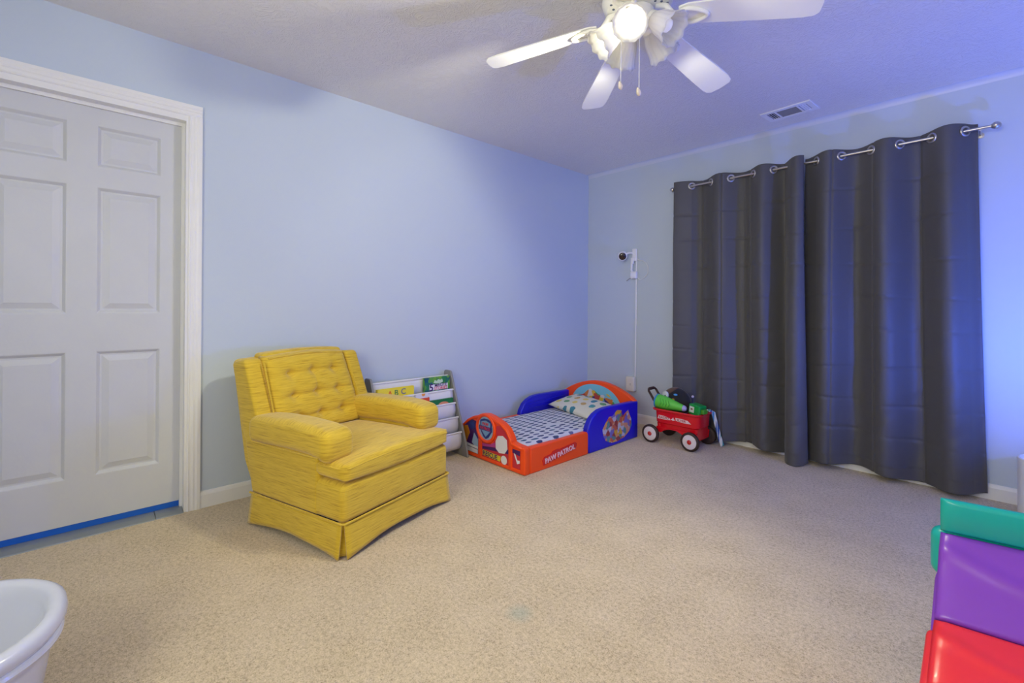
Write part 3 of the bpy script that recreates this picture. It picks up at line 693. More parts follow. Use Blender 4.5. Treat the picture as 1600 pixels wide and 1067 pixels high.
bd = flat(ell(cx, cz, 0.088, 0.086), 'foot', 0.001, 0.003).make('badge', M_SKYB, fb)
flat([(cx - 0.062, cz + 0.050), (cx - 0.02, cz + 0.066), (cx + 0.03, cz + 0.066), (cx + 0.066, cz + 0.05), (cx + 0.060, cz - 0.02), (cx + 0.03, cz - 0.06), (cx, cz - 0.075), (cx - 0.03, cz - 0.06), (cx - 0.058, cz - 0.02)], 'foot', 0.004).make('shield_border', M_NAVY, bd)
flat([(cx - 0.048, cz + 0.042), (cx, cz + 0.054), (cx + 0.050, cz + 0.042), (cx + 0.046, cz - 0.018), (cx, cz - 0.06), (cx - 0.046, cz - 0.018)], 'foot', 0.0055).make('shield', plain('silver_blue_print', (120, 165, 205), 0.35), bd)
flat([(cx - 0.070, cz - 0.016), (cx + 0.070, cz - 0.016), (cx + 0.070, cz + 0.014), (cx - 0.070, cz + 0.014)], 'foot', 0.007).make('badge_band', M_NAVY, bd)
text('badge_lettering', 'PAW', 0.030, (cx - 0.034, BY0 - 0.0090, cz + 0.020), (1, 0, 0), (0, 0, 1), M_PRED, bd, 0.0008)
text('badge_lettering', 'PATROL', 0.030, (cx - 0.058, BY0 - 0.0090, cz - 0.011), (1, 0, 0), (0, 0, 1), M_PRED, bd, 0.0008)
# printed panels: plain fields of the photo's colours
pnl = flat([(0.118, 0.030), (0.375, 0.030), (0.375, 0.142), (0.345, 0.20), (0.345, 0.262), (0.29, 0.268), (0.22, 0.225), (0.118, 0.165)], 'foot', 0.0005).make('printed_panel', M_PURP, fb)
flat([(0.30, 0.10), (0.37, 0.06), (0.37, 0.135), (0.325, 0.175)], 'foot', 0.002).make('printed_patch', M_SKYB, pnl)
flat([(0.15, 0.10), (0.235, 0.09), (0.275, 0.165), (0.25, 0.215), (0.19, 0.20), (0.15, 0.165)], 'foot', 0.002).make('printed_patch', plain('amber_print', (205, 130, 30), 0.35), pnl)
flat([(0.255, 0.215), (0.285, 0.262), (0.33, 0.25), (0.335, 0.215), (0.30, 0.190)], 'foot', 0.002).make('printed_patch', M_NAVY, pnl)
flat([(0.215, 0.072), (0.37, 0.066), (0.37, 0.082), (0.29, 0.086), (0.215, 0.092)], 'foot', 0.0035).make('printed_patch', M_PWHITE, pnl)
flat([(0.24, 0.034), (0.37, 0.032), (0.37, 0.060), (0.24, 0.066)], 'foot', 0.0035).make('printed_patch', M_PWHITE, pnl)
pnl = flat([(0.415, 0.030), (0.688, 0.030), (0.688, 0.205), (0.655, 0.255), (0.60, 0.275), (0.565, 0.268), (0.562, 0.18), (0.52, 0.135), (0.46, 0.125), (0.415, 0.132)], 'foot', 0.0005).make('printed_panel', M_PRED, fb)
flat([(0.42, 0.082), (0.688, 0.105), (0.688, 0.135), (0.42, 0.10)], 'foot', 0.002).make('printed_patch', M_PURP, pnl)
flat([(0.42, 0.102), (0.56, 0.120), (0.56, 0.155), (0.50, 0.128), (0.42, 0.120)], 'foot', 0.002).make('printed_patch', M_PINK, pnl)
flat([(0.565, 0.115), (0.60, 0.092), (0.655, 0.10), (0.682, 0.135), (0.675, 0.195), (0.635, 0.215), (0.585, 0.205), (0.562, 0.165)], 'foot', 0.0035).make('printed_patch', M_PWHITE, pnl)
flat([(0.425, 0.040), (0.610, 0.036), (0.615, 0.072), (0.425, 0.076)], 'foot', 0.0035).make('printed_patch', M_YEL, pnl)
text('lettering', 'RESCUE', 0.044, (0.430, BY0 - 0.0058, 0.043), (1, 0, -0.02), (0, 0, 1), M_PURP, pnl, 0.0006, 1.0)
flat(ell(0.648, 0.055, 0.030, 0.030, 16), 'foot', 0.0035).make('printed_patch', M_PWHITE, pnl)
pnl = flat([(0.730, 0.030), (0.800, 0.030), (0.800, 0.150), (0.730, 0.150)], 'foot', 0.0005).make('printed_panel', M_PRED, fb)
flat([(0.730, 0.125), (0.800, 0.118), (0.800, 0.150), (0.730, 0.150)], 'foot', 0.002).make('printed_patch', M_PURP, pnl)
flat([(0.742, 0.125), (0.752, 0.128), (0.775, 0.085), (0.798, 0.088), (0.798, 0.070), (0.775, 0.060), (0.765, 0.080)], 'foot', 0.002).make('printed_patch', M_PWHITE, pnl)
for xx in ((0.375, 0.41), (0.692, 0.725)):                               # proud frame bars between the printed panels
    G().rbox(xx[0], xx[1], BY0 - 0.008, BY0 + 0.01, 0.012, 0.15 if xx[0] < 0.5 else 0.205, 0.007, 3).make('frame_bar', M_ORANGE, fb, smooth=True, merge=True)
G().rbox(0.10, BX1 - 0.012, BY0 - 0.008, BY0 + 0.01, 0.004, 0.028, 0.007, (12, 2, 2)).make('frame_bar', M_ORANGE, fb, smooth=True, merge=True)
G().rbox(0.805, BX1 + 0.004, BY0 - 0.008, BY0 + 0.03, 0.004, 0.176, 0.010, (2, 2, 8)).make('corner_post', M_ORANGE, fb, smooth=True, merge=True)
G().tube([(a + (0.004 if a < 0.45 else -0.004), BY0 - 0.001, b - 0.010) for a, b in foot[1:17]], 0.010, 8).make('footboard_rim', M_ORANGE, fb, smooth=True)
# sides
for x0, x1, nm in ((BX1 - 0.045, BX1, 'near'), (BX0, BX0 + 0.045, 'far')):
    ra = G().prism([(BY0 + 0.05, 0), (BY0 + 0.05, 0.172), (-1.40, 0.166), (-1.10, 0.166), (-1.085, 0.150), (-1.085, 0)], lambda a, b, t: Vector((t, a, b)), x0, x1).make('side_rail', M_ORANGE, bed, bevel=0.008, bseg=3)
    gp = [(-1.080, 0.0), (-1.096, 0.165), (-1.086, 0.200), (-1.050, 0.252), (-1.0, 0.284), (-0.94, 0.304), (-0.86, 0.312), (-0.62, 0.308), (BY1, 0.303), (BY1, 0.0)]
    gd = G().prism(gp, lambda a, b, t: Vector((t, a, b)), x0 - 0.002, x1 + 0.003).make('side_guard', M_BLUEP, bed, bevel=0.010, bseg=3)
    if nm == 'near':
        pw = [(-1.575, 0.030), (-1.235, 0.078), (-1.225, 0.110), (-1.245, 0.122), (-1.41, 0.106), (-1.43, 0.112), (-1.48, 0.107), (-1.500, 0.092), (-1.568, 0.084), (-1.585, 0.066)]
        pt = flat(pw, 'side', 0.0, 0.005).make('name_plate', plain('raised_red_plastic', (205, 30, 30), 0.35), ra)
        text('raised_lettering', 'PAW PATROL', 0.048, (BX1 + 0.007, -1.562, 0.040), (0, 1, 0.125), (0, -0.125, 1), plain('pink_white_lettering', (232, 190, 205), 0.4), pt, 0.0025, 1.06)
        stk = [(-0.720, 0.272), (-0.66, 0.262), (-0.645, 0.215), (-0.60, 0.235), (-0.565, 0.250), (-0.545, 0.21), (-0.52, 0.175), (-0.512, 0.12), (-0.55, 0.075), (-0.62, 0.04), (-0.72, 0.025), (-0.80, 0.028), (-0.87, 0.055), (-0.905, 0.10), (-0.915, 0.15), (-0.88, 0.19), (-0.83, 0.235), (-0.78, 0.235), (-0.76, 0.25)]
        s_ = flat(stk, 'side', 0.003, 0.0015).make('sticker', blotch_mat('multicolour_sticker_print', [(196, 96, 70), (210, 150, 110), (190, 190, 200), (214, 170, 50), (150, 60, 60), (90, 140, 140), (120, 110, 180)], 26), gd)
    else:
        for zz in (0.21, 0.235, 0.26): G().tube([(x1 + 0.003, -1.0, zz), (x1 + 0.003, -0.50, zz)], 0.004, 6).make('rib', M_BLUEP, gd, smooth='auto')
# headboard
hd = [(BX0, 0.0), (BX0, 0.303)] + [(BX0 + 0.755 * t, 0.303 + 0.124 * math.sin(PI * t) ** 0.85) for t in [i / 24 for i in range(1, 24)]] + [(BX1, 0.300), (BX1, 0.0)]
hb = G().prism(hd, lambda a, b, t: Vector((a, t, b)), BY1 - 0.045, BY1 + 0.005).make('headboard', M_ORANGE, bed, bevel=0.010, bseg=3)
ovp = [(0.445 + 0.27 * math.cos(a), 0.205 + 0.190 * math.sin(a)) for a in [PI * i / 28 for i in range(29)]]
od = flat(ovp, 'head', 0.001, 0.002).make('printed_panel', plain('sky_blue_print', (120, 190, 215), 0.4), hb)
od2 = [(0.445 + 0.23 * math.cos(a), 0.205 + 0.15 * math.sin(a) * (0.85 + 0.15 * math.cos(7 * a))) for a in [PI * i / 28 for i in range(29)]]
flat(od2, 'head', 0.003, 0.001).make('printed_patch', blotch_mat('multicolour_headboard_print', [(200, 120, 60), (214, 180, 60), (80, 60, 130), (205, 200, 205), (185, 70, 60), (80, 150, 90), (120, 180, 205)], 24), od)
G().box(BX0 + 0.04, BX1 - 0.04, BY0 + 0.04, BY1 - 0.03, 0.03, 0.06).make('base_panel', M_ORANGE, bed)

M_SHEET = cell_pattern('blue_mark_printed_sheet', (206, 208, 220), [(62, 72, 118), (80, 92, 138), (66, 96, 130), (104, 108, 150), (72, 84, 120)], 23.0, 12.0, 0.27, 0.36, thr=0.03)
mat_ = G().rbox(BX0 + 0.05, BX1 - 0.05, BY0 + 0.055, BY1 - 0.05, 0.065, 0.172, 0.03, (8, 12, 2), fn=lambda q: Vector((q.x, q.y, q.z + (0.014 * (1 - ((q.x - 0.465) / 0.36) ** 2) if q.z > 0.12 else 0)))).make('mattress', M_SHEET, None, smooth=True, merge=True)
tag(mat_, 'thin mattress in a white sheet printed with small blue marks', 'mattress')
M_PIL = cell_pattern('teal_yellow_printed_pillowcase', (214, 212, 200), [(84, 150, 160), (70, 130, 150), (216, 196, 110), (110, 160, 120), (190, 160, 110)], 11.0, 11.0, 0.30, 0.28, thr=0.25)
def pil(u, v, s):
    a, b = 2 * u - 1, 2 * v - 1
    px = a * 0.255 * (1 - 0.06 * (1 - abs(b)) ** 0 * b * b * 0 + 0.05 * abs(a) * b * b); py = b * 0.155 * (1 + 0.06 * abs(b) * a * a)
    h = max(0, (1 - a * a)) ** 0.5 * max(0, (1 - b * b)) ** 0.5
    return px, py, s * 0.046 * h ** 0.8 + 0.004 * noise.noise(Vector((a * 3, b * 3, s)))* h
PM = Matrix.Translation((0.450, -0.668, 0.236)) @ Matrix.Rotation(math.radians(-12), 4, 'Z') @ Matrix.Rotation(math.radians(11), 4, 'X') @ Matrix.Rotation(math.radians(2), 4, 'Y')
g = G()
for s in (-1, 1): g.grid(24, 18, lambda u, v: PM @ Vector(pil(u, v, s)))
pw_ = g.make('pillow', M_PIL, None, smooth=True, merge=True)
tag(pw_, 'small pale toddler pillow with teal and yellow print at the headboard', 'pillow')

# ------------------------------------------------------------------ book rack
rack = thing('sling_bookshelf', 'grey sided childrens bookrack with white fabric slings by left wall', 'bookshelf', (0.16, -2.12, 0))
RYL, RYR = -2.432, -1.790
for y in (RYL, RYR):
    G().prism([(0.016, 0), (0.312, 0), (0.285, 0.10), (0.098, 0.592), (0.085, 0.602), (0.030, 0.602), (0.016, 0.590)], lambda a, b, t: Vector((a, t, b)), y - 0.008, y + 0.008).make('side_panel', M_GREY, rack, bevel=0.002)
rails = [(0.062, 0.562), (0.132, 0.466), (0.164, 0.370), (0.200, 0.272), (0.240, 0.170)]
for i, (x, z) in enumerate(rails):
    ba = 0.045 if i else 0.03
    def sl(u, v):
        y = RYL + 0.014 + (RYR - RYL - 0.028) * u; s = v
        if s < 0.55: k = s / 0.55; px, pz = x + 0.010 * math.sin(PI * k), z - 0.105 * k
        else:
            k = (s - 0.55) / 0.45; an = PI * 0.5 * k
            px = x - ba * math.sin(an) * 0.9; pz = z - 0.105 - 0.030 * math.sin(PI * k) + 0.02 * k
        sag = 0.006 * math.sin(PI * u)
        return Vector((max(px, 0.022), y, max(0.02, pz - sag * (1 - v))))
    s_ = G().grid(16, 14, sl).make('sling', M_SLING, rack, smooth=True, solid=0.002)
    G().tube([(x, RYL + 0.008, z), (x, RYR - 0.008, z)], 0.0075, 8).make('dowel', M_SLING, s_, smooth='auto')
def book(name, label, x, y0, y1, z0, z1, th, cover, lean=0.0):
    b = thing(name, label, 'book', (x, (y0 + y1) / 2, z0), group='picture books in the sling rack')
    f = lambda a, yy, zz: Vector((x + a - lean * (zz - z0), yy, zz))
    def bx(a0, a1, yy0, yy1, zz0, zz1): 
        g2 = G().box(a0, a1, yy0, yy1, zz0, zz1); return G().add([f(*q) for q in g2.v], g2.f)
    bx(-th / 2 + 0.002, th / 2 - 0.002, y0 + 0.004, y1 - 0.003, z0 + 0.003, z1 - 0.003).make('pages', M_PWHITE, b)
    c = bx(th / 2 - 0.002, th / 2, y0, y1, z0, z1).make('front_cover', cover, b); bx(-th / 2, -th / 2 + 0.002, y0, y1, z0, z1).make('back_cover', cover, b)
    bx(-th / 2, th / 2, y0 - 0.001, y0 + 0.002, z0, z1).make('spine', cover, b)
    return b, c, f, th / 2
M_BGREEN = blotch_mat('jungle_green_cover', [(30, 110, 90), (20, 90, 110), (110, 170, 50), (40, 130, 70), (90, 160, 60)], 30)
b, c, f, h = book('picture_book', 'teal and green story book titled 5 minute stories', 0.098, -2.030, -1.812, 0.385, 0.568, 0.022, M_BGREEN)
def onb(f, h, yc, zc): return f(h + 0.0006, yc, zc)
G().prism([(-1.990, 0.474), (-1.830, 0.474), (-1.830, 0.517), (-1.990, 0.517)], lambda a, bb, t: f(t, a, bb), h, h + 0.001).make('title_panel', M_PWHITE, c)
text('title', '5', 0.072, f(h + 0.0022, -1.992, 0.472), (0, 1, 0), (0, 0, 1), M_PURP, c, 0.0004)
text('title', 'MINUTE', 0.029, f(h + 0.0022, -1.946, 0.499), (0, 1, 0), (0, 0, 1), M_PURP, c, 0.0004)
text('title', 'STORIES', 0.031, f(h + 0.0022, -1.950, 0.476), (0, 1, 0), (0, 0, 1), plain('coral_print', (226, 90, 100), 0.4), c, 0.0004)
flatw = [(-1.955, 0.527), (-1.945, 0.548), (-1.925, 0.540), (-1.915, 0.552), (-1.895, 0.545), (-1.880, 0.552), (-1.872, 0.530), (-1.90, 0.520), (-1.93, 0.522)]
G().prism(flatw, lambda a, bb, t: f(t, a, bb), h, h + 0.001).make('title_panel', plain('pale_green_print', (200, 225, 195), 0.4), c)
M_BYEL = plain('yellow_cover', (240, 220, 30), 0.4)
b, c, f, h = book('picture_book', 'bright yellow ABC alphabet book in the top sling', 0.110, -2.400, -2.122, 0.360, 0.530, 0.016, M_BYEL)
text('title', 'A', 0.055, f(h + 0.001, -2.325, 0.475), (0, 1, 0), (0, 0, 1), plain('orange_print', (230, 110, 20), 0.4), c, 0.0004)
text('title', 'B', 0.055, f(h + 0.001, -2.275, 0.478), (0, 1, 0), (0, 0, 1), plain('green_print', (90, 140, 60), 0.4), c, 0.0004)
text('title', 'C', 0.055, f(h + 0.001, -2.225, 0.482), (0, 1, 0), (0, 0, 1), plain('grey_print', (120, 120, 130), 0.4), c, 0.0004)
b, c, f, h = book('picture_book', 'dark green picture book in the middle sling below the story book', 0.150, -2.015, -1.815, 0.285, 0.412, 0.018, plain('dark_green_cover', (20, 120, 60), 0.4))
G().prism(ell(-1.90, 0.372, 0.045, 0.022, 16), lambda a, bb, t: f(t, a, bb), h, h + 0.001).make('cover_spot', plain('salmon_print', (226, 150, 110), 0.4), c)
b, c, f, h = book('picture_book', 'white picture book with orange corner beside the dark green book', 0.148, -2.13, -2.03, 0.330, 0.472, 0.012, M_PWHITE)
G().prism(ell(-2.068, 0.468, 0.014, 0.016, 12), lambda a, bb, t: f(t, a, min(bb, 0.4715)), h, h + 0.001).make('cover_spot', plain('light_orange_print', (240, 160, 60), 0.4), c)
b, c, f, h = book('picture_book', 'orange red picture book peeking over the yellow chair arm', 0.152, -2.11, -2.02, 0.300, 0.440, 0.012, plain('red_orange_cover', (226, 80, 30), 0.4))

# ------------------------------------------------------------------ red wagon
wag = thing('toy_wagon', 'small red plastic toy wagon on white wheels in front of curtain', 'toy wagon', (1.18, -0.32, 0))
M_RED = plain('glossy_red_plastic', (222, 12, 28), 0.25, coat=0.3)
M_TIRE = plain('dark_brown_tyre', (52, 34, 30), 0.6); M_HUBW = plain('white_wheel_disc', (228, 218, 222), 0.35)
WX0_, WX1_, WY0_, WY1_ = 1.005, 1.372, -0.435, -0.195
def rr_loop(x0, x1, y0, y1, r, z, n=6):
    out = []
    for (cx_, cy_, a0) in ((x1 - r, y1 - r, 0), (x0 + r, y1 - r, 90), (x0 + r, y0 + r, 180), (x1 - r, y0 + r, 270)):
        for k in range(n + 1):
            a = math.radians(a0 + 90 * k / n); out.append(Vector((cx_ + r * math.cos(a), cy_ + r * math.sin(a), z)))
    return out
def loft(g_, loops, cap0=False, cap1=False):
    n = len(loops[0]); v = [q for L_ in loops for q in L_]; f = []
    for i in range(len(loops) - 1):
        for k in range(n): f.append((i * n + k, i * n + (k + 1) % n, (i + 1) * n + (k + 1) % n, (i + 1) * n + k))
    if cap0: f.append(tuple(range(n)))
    if cap1: f.append(tuple((len(loops) - 1) * n + k for k in range(n)))
    return g_.add(v, f)
g = G()
ins = lambda d, z, r=0.05: rr_loop(WX0_ + d, WX1_ - d, WY0_ + d, WY1_ - d, max(0.008, r), z)
loft(g, [ins(0.022, 0.118), ins(0.014, 0.160), ins(0.004, 0.168), ins(0.0, 0.255), ins(-0.016, 0.262), ins(-0.020, 0.270), ins(-0.016, 0.276), ins(-0.002, 0.277), ins(0.006, 0.270), ins(0.010, 0.18), ins(0.03, 0.135)], True, True)
body = g.make('body', M_RED, wag, smooth='auto', angle=35)
# skirts of the body that come down around the axles
for y in (WY0_ + 0.012, WY1_ - 0.022):
    pr = [(1.022, 0.13), (1.022, 0.105), (1.030, 0.085), (1.065, 0.088), (1.09, 0.108), (1.14, 0.124), (1.19, 0.122), (1.235, 0.104), (1.262, 0.082), (1.30, 0.070), (1.352, 0.068), (1.358, 0.13)]
    G().prism(pr, lambda a, bb, t: Vector((a, t, bb)), y, y + 0.012).make('axle_skirt', M_RED, body)
for (a0, a1, zb) in ((1.262, 1.357, 0.068), (1.020, 1.062, 0.086)):
    loft(G(), [rr_loop(a0 + 0.004, a1 - 0.004, WY0_ + 0.018, WY1_ - 0.018, 0.02, zb), rr_loop(a0, a1, WY0_ + 0.0145, WY1_ - 0.0145, 0.02, 0.16)], True, True).make('axle_housing', M_RED, body, smooth='auto', angle=50)
for x in (0.992, 1.322):
    G().tube([(x, -0.462, 0.070), (x, -0.165, 0.070)], 0.007, 8).make('axle', M_SILVER, wag)
    for y, s in ((-0.462, -1), (-0.168, 1)):
        Mw = axis_matrix((x, y, 0.0715), (0, s, 0))
        wl_ = G().lathe([(0.0, -0.020), (0.052, -0.020), (0.064, -0.017), (0.0715, -0.010), (0.0715, 0.008), (0.066, 0.013), (0.058, 0.014), (0.055, 0.010), (0, 0.010)], Mw, 32).make('wheel', M_TIRE, wag, smooth='auto')
        G().lathe([(0.0, 0.014), (0.020, 0.014), (0.050, 0.0125), (0.0555, 0.0095), (0.0, 0.0095)], Mw, 28).make('wheel_disc', M_HUBW, wl_, smooth='auto')
        G().lathe([(0.0, 0.022), (0.012, 0.021), (0.017, 0.0165), (0.018, 0.0135), (0, 0.0135)], Mw, 16).make('hub_cap', plain('hub_red', (200, 40, 34), 0.3) if 'hub_red' not in bpy.data.materials else bpy.data.materials['hub_red'], wl_, smooth='auto')
hy0, hy1 = -0.385, -0.268
g = G(); H0 = [(1.03, hy0, 0.255), (0.985, hy0, 0.315), (0.930, hy0, 0.395), (0.922, hy0 + 0.012, 0.407), (0.921, hy0 + 0.03, 0.409), (0.921, hy1 - 0.03, 0.409), (0.922, hy1 - 0.012, 0.407), (0.930, hy1, 0.395), (0.985, hy1, 0.315), (1.03, hy1, 0.255)]
g.tube(H0, 0.0095, 10); hnd = g.make('push_handle', plain('dark_brown_plastic', (58, 34, 28), 0.4), wag, smooth='auto')
G().tube([(0.9835, hy0, 0.318), (0.9835, hy1, 0.318)], 0.008, 8).make('crossbar', bpy.data.materials['dark_brown_plastic'], hnd, smooth='auto')
G().tube([(0.921, hy0 + 0.025, 0.409), (0.921, hy1 - 0.025, 0.409)], 0.0125, 10).make('grip', plain('brown_foam_grip', (70, 46, 38), 0.8), hnd, smooth='auto')
# lettering band
M_BAND = plain('pale_pink_lettering', (242, 214, 214), 0.4)
yb = WY0_ - 0.0005
wp = lambda a, bb, t: Vector((a, yb - t + 0.002 * 0, bb))
G().prism([(1.040, 0.198), (1.095, 0.197), (1.150, 0.201), (1.140, 0.215), (1.100, 0.224), (1.050, 0.226)], wp, -0.001, 0.001).make('logo_band', M_BAND, body)
G().prism([(1.190, 0.226), (1.240, 0.226), (1.290, 0.221), (1.318, 0.198), (1.250, 0.198), (1.196, 0.203)], wp, -0.001, 0.001).make('logo_band', M_BAND, body)
G().prism([(1.150, 0.207), (1.163, 0.212), (1.172, 0.226), (1.178, 0.212), (1.192, 0.205), (1.180, 0.204), (1.172, 0.198), (1.165, 0.203)], wp, -0.001, 0.001).make('logo_star', M_BAND, body)
M_LRED = plain('dark_red_lettering', (168, 20, 34), 0.4)
text('lettering', 'RADIO', 0.026, (1.052, yb - 0.0016, 0.2025), (1, 0, 0), (0, 0, 1), M_LRED, body, 0.0004, 1.05)
text('lettering', 'FLYER', 0.026, (1.203, yb - 0.0016, 0.2025), (1, 0, 0), (0, 0, 1), M_LRED, body, 0.0004, 1.05)

# ------------------------------------------------------------------ toys in the wagon
M_LIME = plain('lime_green_plastic', (100, 205, 70), 0.35); M_MGREEN = plain('mid_green_plastic', (20, 150, 60), 0.3)
tor = thing('toy_torch', 'lime green cone shaped toy torch lying in the red wagon', 'toy', (1.02, -0.385, 0.32))
Mt = axis_matrix((1.002, -0.385, 0.328), (0.252, 0.0, -0.030))
G().lathe([(0.0, 0.008), (0.053, 0.010), (0.0555, 0.02), (0.055, 0.06), (0.048, 0.11), (0.038, 0.16), (0.029, 0.205), (0.024, 0.232), (0.0, 0.232)], Mt, 28).make('casing', M_LIME, tor, smooth='auto')
G().lathe([(0.0, 0.0), (0.048, -0.002), (0.0565, 0.004), (0.0575, 0.014), (0.0, 0.014)], Mt, 28).make('lens_ring', plain('bright_blue_plastic', (50, 140, 205), 0.3), tor, smooth='auto')
G().lathe([(0.025, 0.230), (0.022, 0.244), (0.012, 0.256), (0.0, 0.258)], Mt, 20).make('tip', plain('lilac_plastic', (176, 170, 210), 0.35), tor, smooth='auto')
def chev(k):
    t0 = 0.055 + 0.022 * k; rr = 0.0565 - max(0, t0 + 0.008 - 0.06) * 0.145
    pts = []
    for q in range(-6, 7):
        a = math.radians(q * 5.5); 
        base = Mt @ Vector((0, 0, t0 + 0.016 * (1 - abs(q) / 6.0)))
        rdir = (Vector((0, -1, 0)) * math.cos(a + 0.15) + Vector((0, 0, 1)) * math.sin(a + 0.15))
        pts.append(base + rdir * rr)
    return pts
for k in range(4): G().tube(chev(k), 0.0024, 5).make('chevron', plain('leaf_green_plastic', (60, 165, 40), 0.4) if k == 0 else bpy.data.materials['leaf_green_plastic'], tor)
plu = thing('plush_ball', 'round dark brown and black plush with white eye in the wagon', 'plush toy', (1.125, -0.28, 0.20))
MP = Matrix.Translation((1.125, -0.285, 0.325)) @ Matrix.Rotation(0.25, 4, 'Y') @ Matrix.Diagonal((1.08, 0.55, 1.0, 1))
sp = [(0.112 * math.sin(PI * i / 18), -0.112 * math.cos(PI * i / 18)) for i in range(19)]
G().lathe(sp, MP, 28).make('body', plain('black_plush', (22, 20, 24), 0.8, sheen=0.3), plu, smooth=True)
cap = [(0.114 * math.sin(PI * i / 24), 0.114 * math.cos(PI * i / 24)) for i in range(0, 8)]
G().lathe(cap, Matrix.Translation((1.125, -0.285, 0.325)) @ Matrix.Diagonal((1.08, 0.56, 1.0, 1)) @ Matrix.Rotation(-0.75, 4, 'Y'), 28).make('crown_patch', plain('brown_plush', (92, 66, 44), 0.85, sheen=0.3), plu, smooth=True)
ey = G().lathe([(0, 0.008), (0.014, 0.007), (0.028, 0.003), (0.031, -0.004), (0, -0.006)], axis_matrix((1.056, -0.345, 0.376), (-0.18, -1, 0.1)), 20).make('eye', plain('cream_felt', (214, 214, 208), 0.8), plu, smooth=True)
G().lathe([(0, 0.012), (0.005, 0.011), (0.008, 0.007), (0, 0.006)], axis_matrix((1.060, -0.347, 0.368), (-0.1, -1, 0.1)), 12).make('pupil', plain('black_bead', (14, 20, 26), 0.15), ey, smooth=True)
G().lathe([(0.014, 0), (0.011, 0.012), (0.005, 0.022), (0, 0.026)], axis_matrix((1.125, -0.345, 0.345), (0.1, -1, -0.15)), 10).make('beak', plain('orange_felt', (205, 140, 40), 0.8), plu, smooth=True)
G().lathe([(0, 0.004), (0.008, 0.003), (0.011, 0.0), (0, -0.002)], axis_matrix((1.142, -0.342, 0.388), (0.1, -1, 0.5)) @ Matrix.Diagonal((1.5, 0.8, 1, 1)), 12).make('blue_highlight', plain('painted_blue_highlight', (90, 165, 220), 0.7), plu, smooth=True)  # blue highlight on the plush, put in as a coloured spot
ps = plain('pale_lilac_plastic', (214, 206, 236), 0.4)
wd = thing('toy_wand', 'thin toy wand with round lilac tip behind the green torch', 'toy', (1.245, -0.265, 0.19))
G().tube([(1.246, -0.26, 0.370), (1.246, -0.262, 0.30), (1.245, -0.265, 0.19)], 0.003, 6).make('stick', plain('dark_violet_plastic', (40, 34, 70), 0.4), wd)
G().lathe([(0.010 * math.sin(PI * i / 8), -0.010 * math.cos(PI * i / 8)) for i in range(9)], Matrix.Translation((1.246, -0.26, 0.378)), 12).make('tip', ps, wd, smooth=True)
gb = thing('toy_box', 'green toy block with a white square label in the wagon', 'toy', (1.335, -0.365, 0.24))
MB = Matrix.Translation((1.332, -0.368, 0.308)) @ Matrix.Rotation(math.radians(-14), 4, 'Z') @ Matrix.Rotation(math.radians(6), 4, 'Y')
g = G().rbox(-0.05, 0.05, -0.036, 0.045, -0.042, 0.036, 0.008, 3, fn=lambda q: MB @ q); g.make('casing', M_MGREEN, gb, smooth=True, merge=True)
g2 = G().box(-0.040, 0.002, -0.0375, -0.0355, -0.026, 0.020); lb_ = G().add([MB @ q for q in g2.v], g2.f).make('label', plain('pale_label', (214, 226, 214), 0.4), gb)
g2 = G().box(-0.028, -0.010, -0.0383, -0.0374, -0.006, 0.006); G().add([MB @ q for q in g2.v], g2.f).make('label_print', plain('brown_print', (130, 70, 50), 0.4), lb_)
g2 = G().rbox(0.046, 0.075, -0.02, 0.03, -0.02, 0.014, 0.006, 2); G().add([MB @ q for q in g2.v], g2.f).make('side_lug', plain('olive_green_plastic', (70, 150, 40), 0.35), gb, smooth=True, merge=True)
M_STRAP = cell_pattern('blue_white_strap_print', (214, 214, 196), [(70, 130, 170), (90, 150, 130), (60, 90, 150)], 60, 26, 0.45, 0.34, thr=0.2)
def strap(u, v):
    P_ = [Vector((1.30, -0.262, 0.262)), Vector((1.36, -0.245, 0.292)), Vector((1.398, -0.232, 0.272)), Vector((1.410, -0.215, 0.20)), Vector((1.426, -0.185, 0.09)), Vector((1.446, -0.172, 0.010))]
    t = v * 5; i = min(4, int(t)); q = P_[i].lerp(P_[i + 1], t - i); s = (u - 0.5) * 0.030
    return q + Vector((0.62 * s, 0.72 * s, 0.25 * s))
tag(G().grid(4, 30, strap).make('printed_strap', M_STRAP, None, smooth=True, solid=0.004), 'blue and white printed strap hanging over the wagon end', 'strap')

# ------------------------------------------------------------------ wall camera, its cable and plug
wc = thing('security_camera', 'small white wall camera with dark lens on a bracket', 'camera', (0.50, 0, 1.55))
Mb = axis_matrix((0.462, -0.075, 1.572), Vector((0.55, -0.80, -0.22)))
G().lathe([(0.0, -0.042), (0.026, -0.036), (0.041, -0.016), (0.045, 0.006), (0.042, 0.024), (0.036, 0.030), (0.0, 0.030)], Mb, 24).make('camera_head', M_WHITEP, wc, smooth='auto')
G().lathe([(0.0, 0.036), (0.018, 0.036), (0.031, 0.032), (0.036, 0.029), (0.0, 0.026)], Mb, 24).make('lens', plain('dark_brown_glass', (44, 22, 20), 0.12, coat=0.5), wc, smooth='auto')
g = G(); g.tube([(0.478, -0.058, 1.585), (0.505, -0.04, 1.60), (0.535, -0.025, 1.60), (0.550, -0.012, 1.575)], 0.010, 8); g.make('bracket_arm', M_WHITEP, wc, smooth='auto')
G().rbox(0.530, 0.580, -0.022, 0.0, 1.520, 1.640, 0.008, 3).make('mounting_plate', M_WHITEP, wc, smooth=True, merge=True)
G().rbox(0.526, 0.556, -0.040, -0.015, 1.490, 1.555, 0.010, 3).make('swivel', M_WHITEP, wc, smooth=True, merge=True)
G().tube([(0.535, -0.03, 1.50), (0.533, -0.03, 1.44), (0.548, -0.03, 1.40)], 0.010, 8).make('lead', M_WHITEP, wc, smooth='auto')
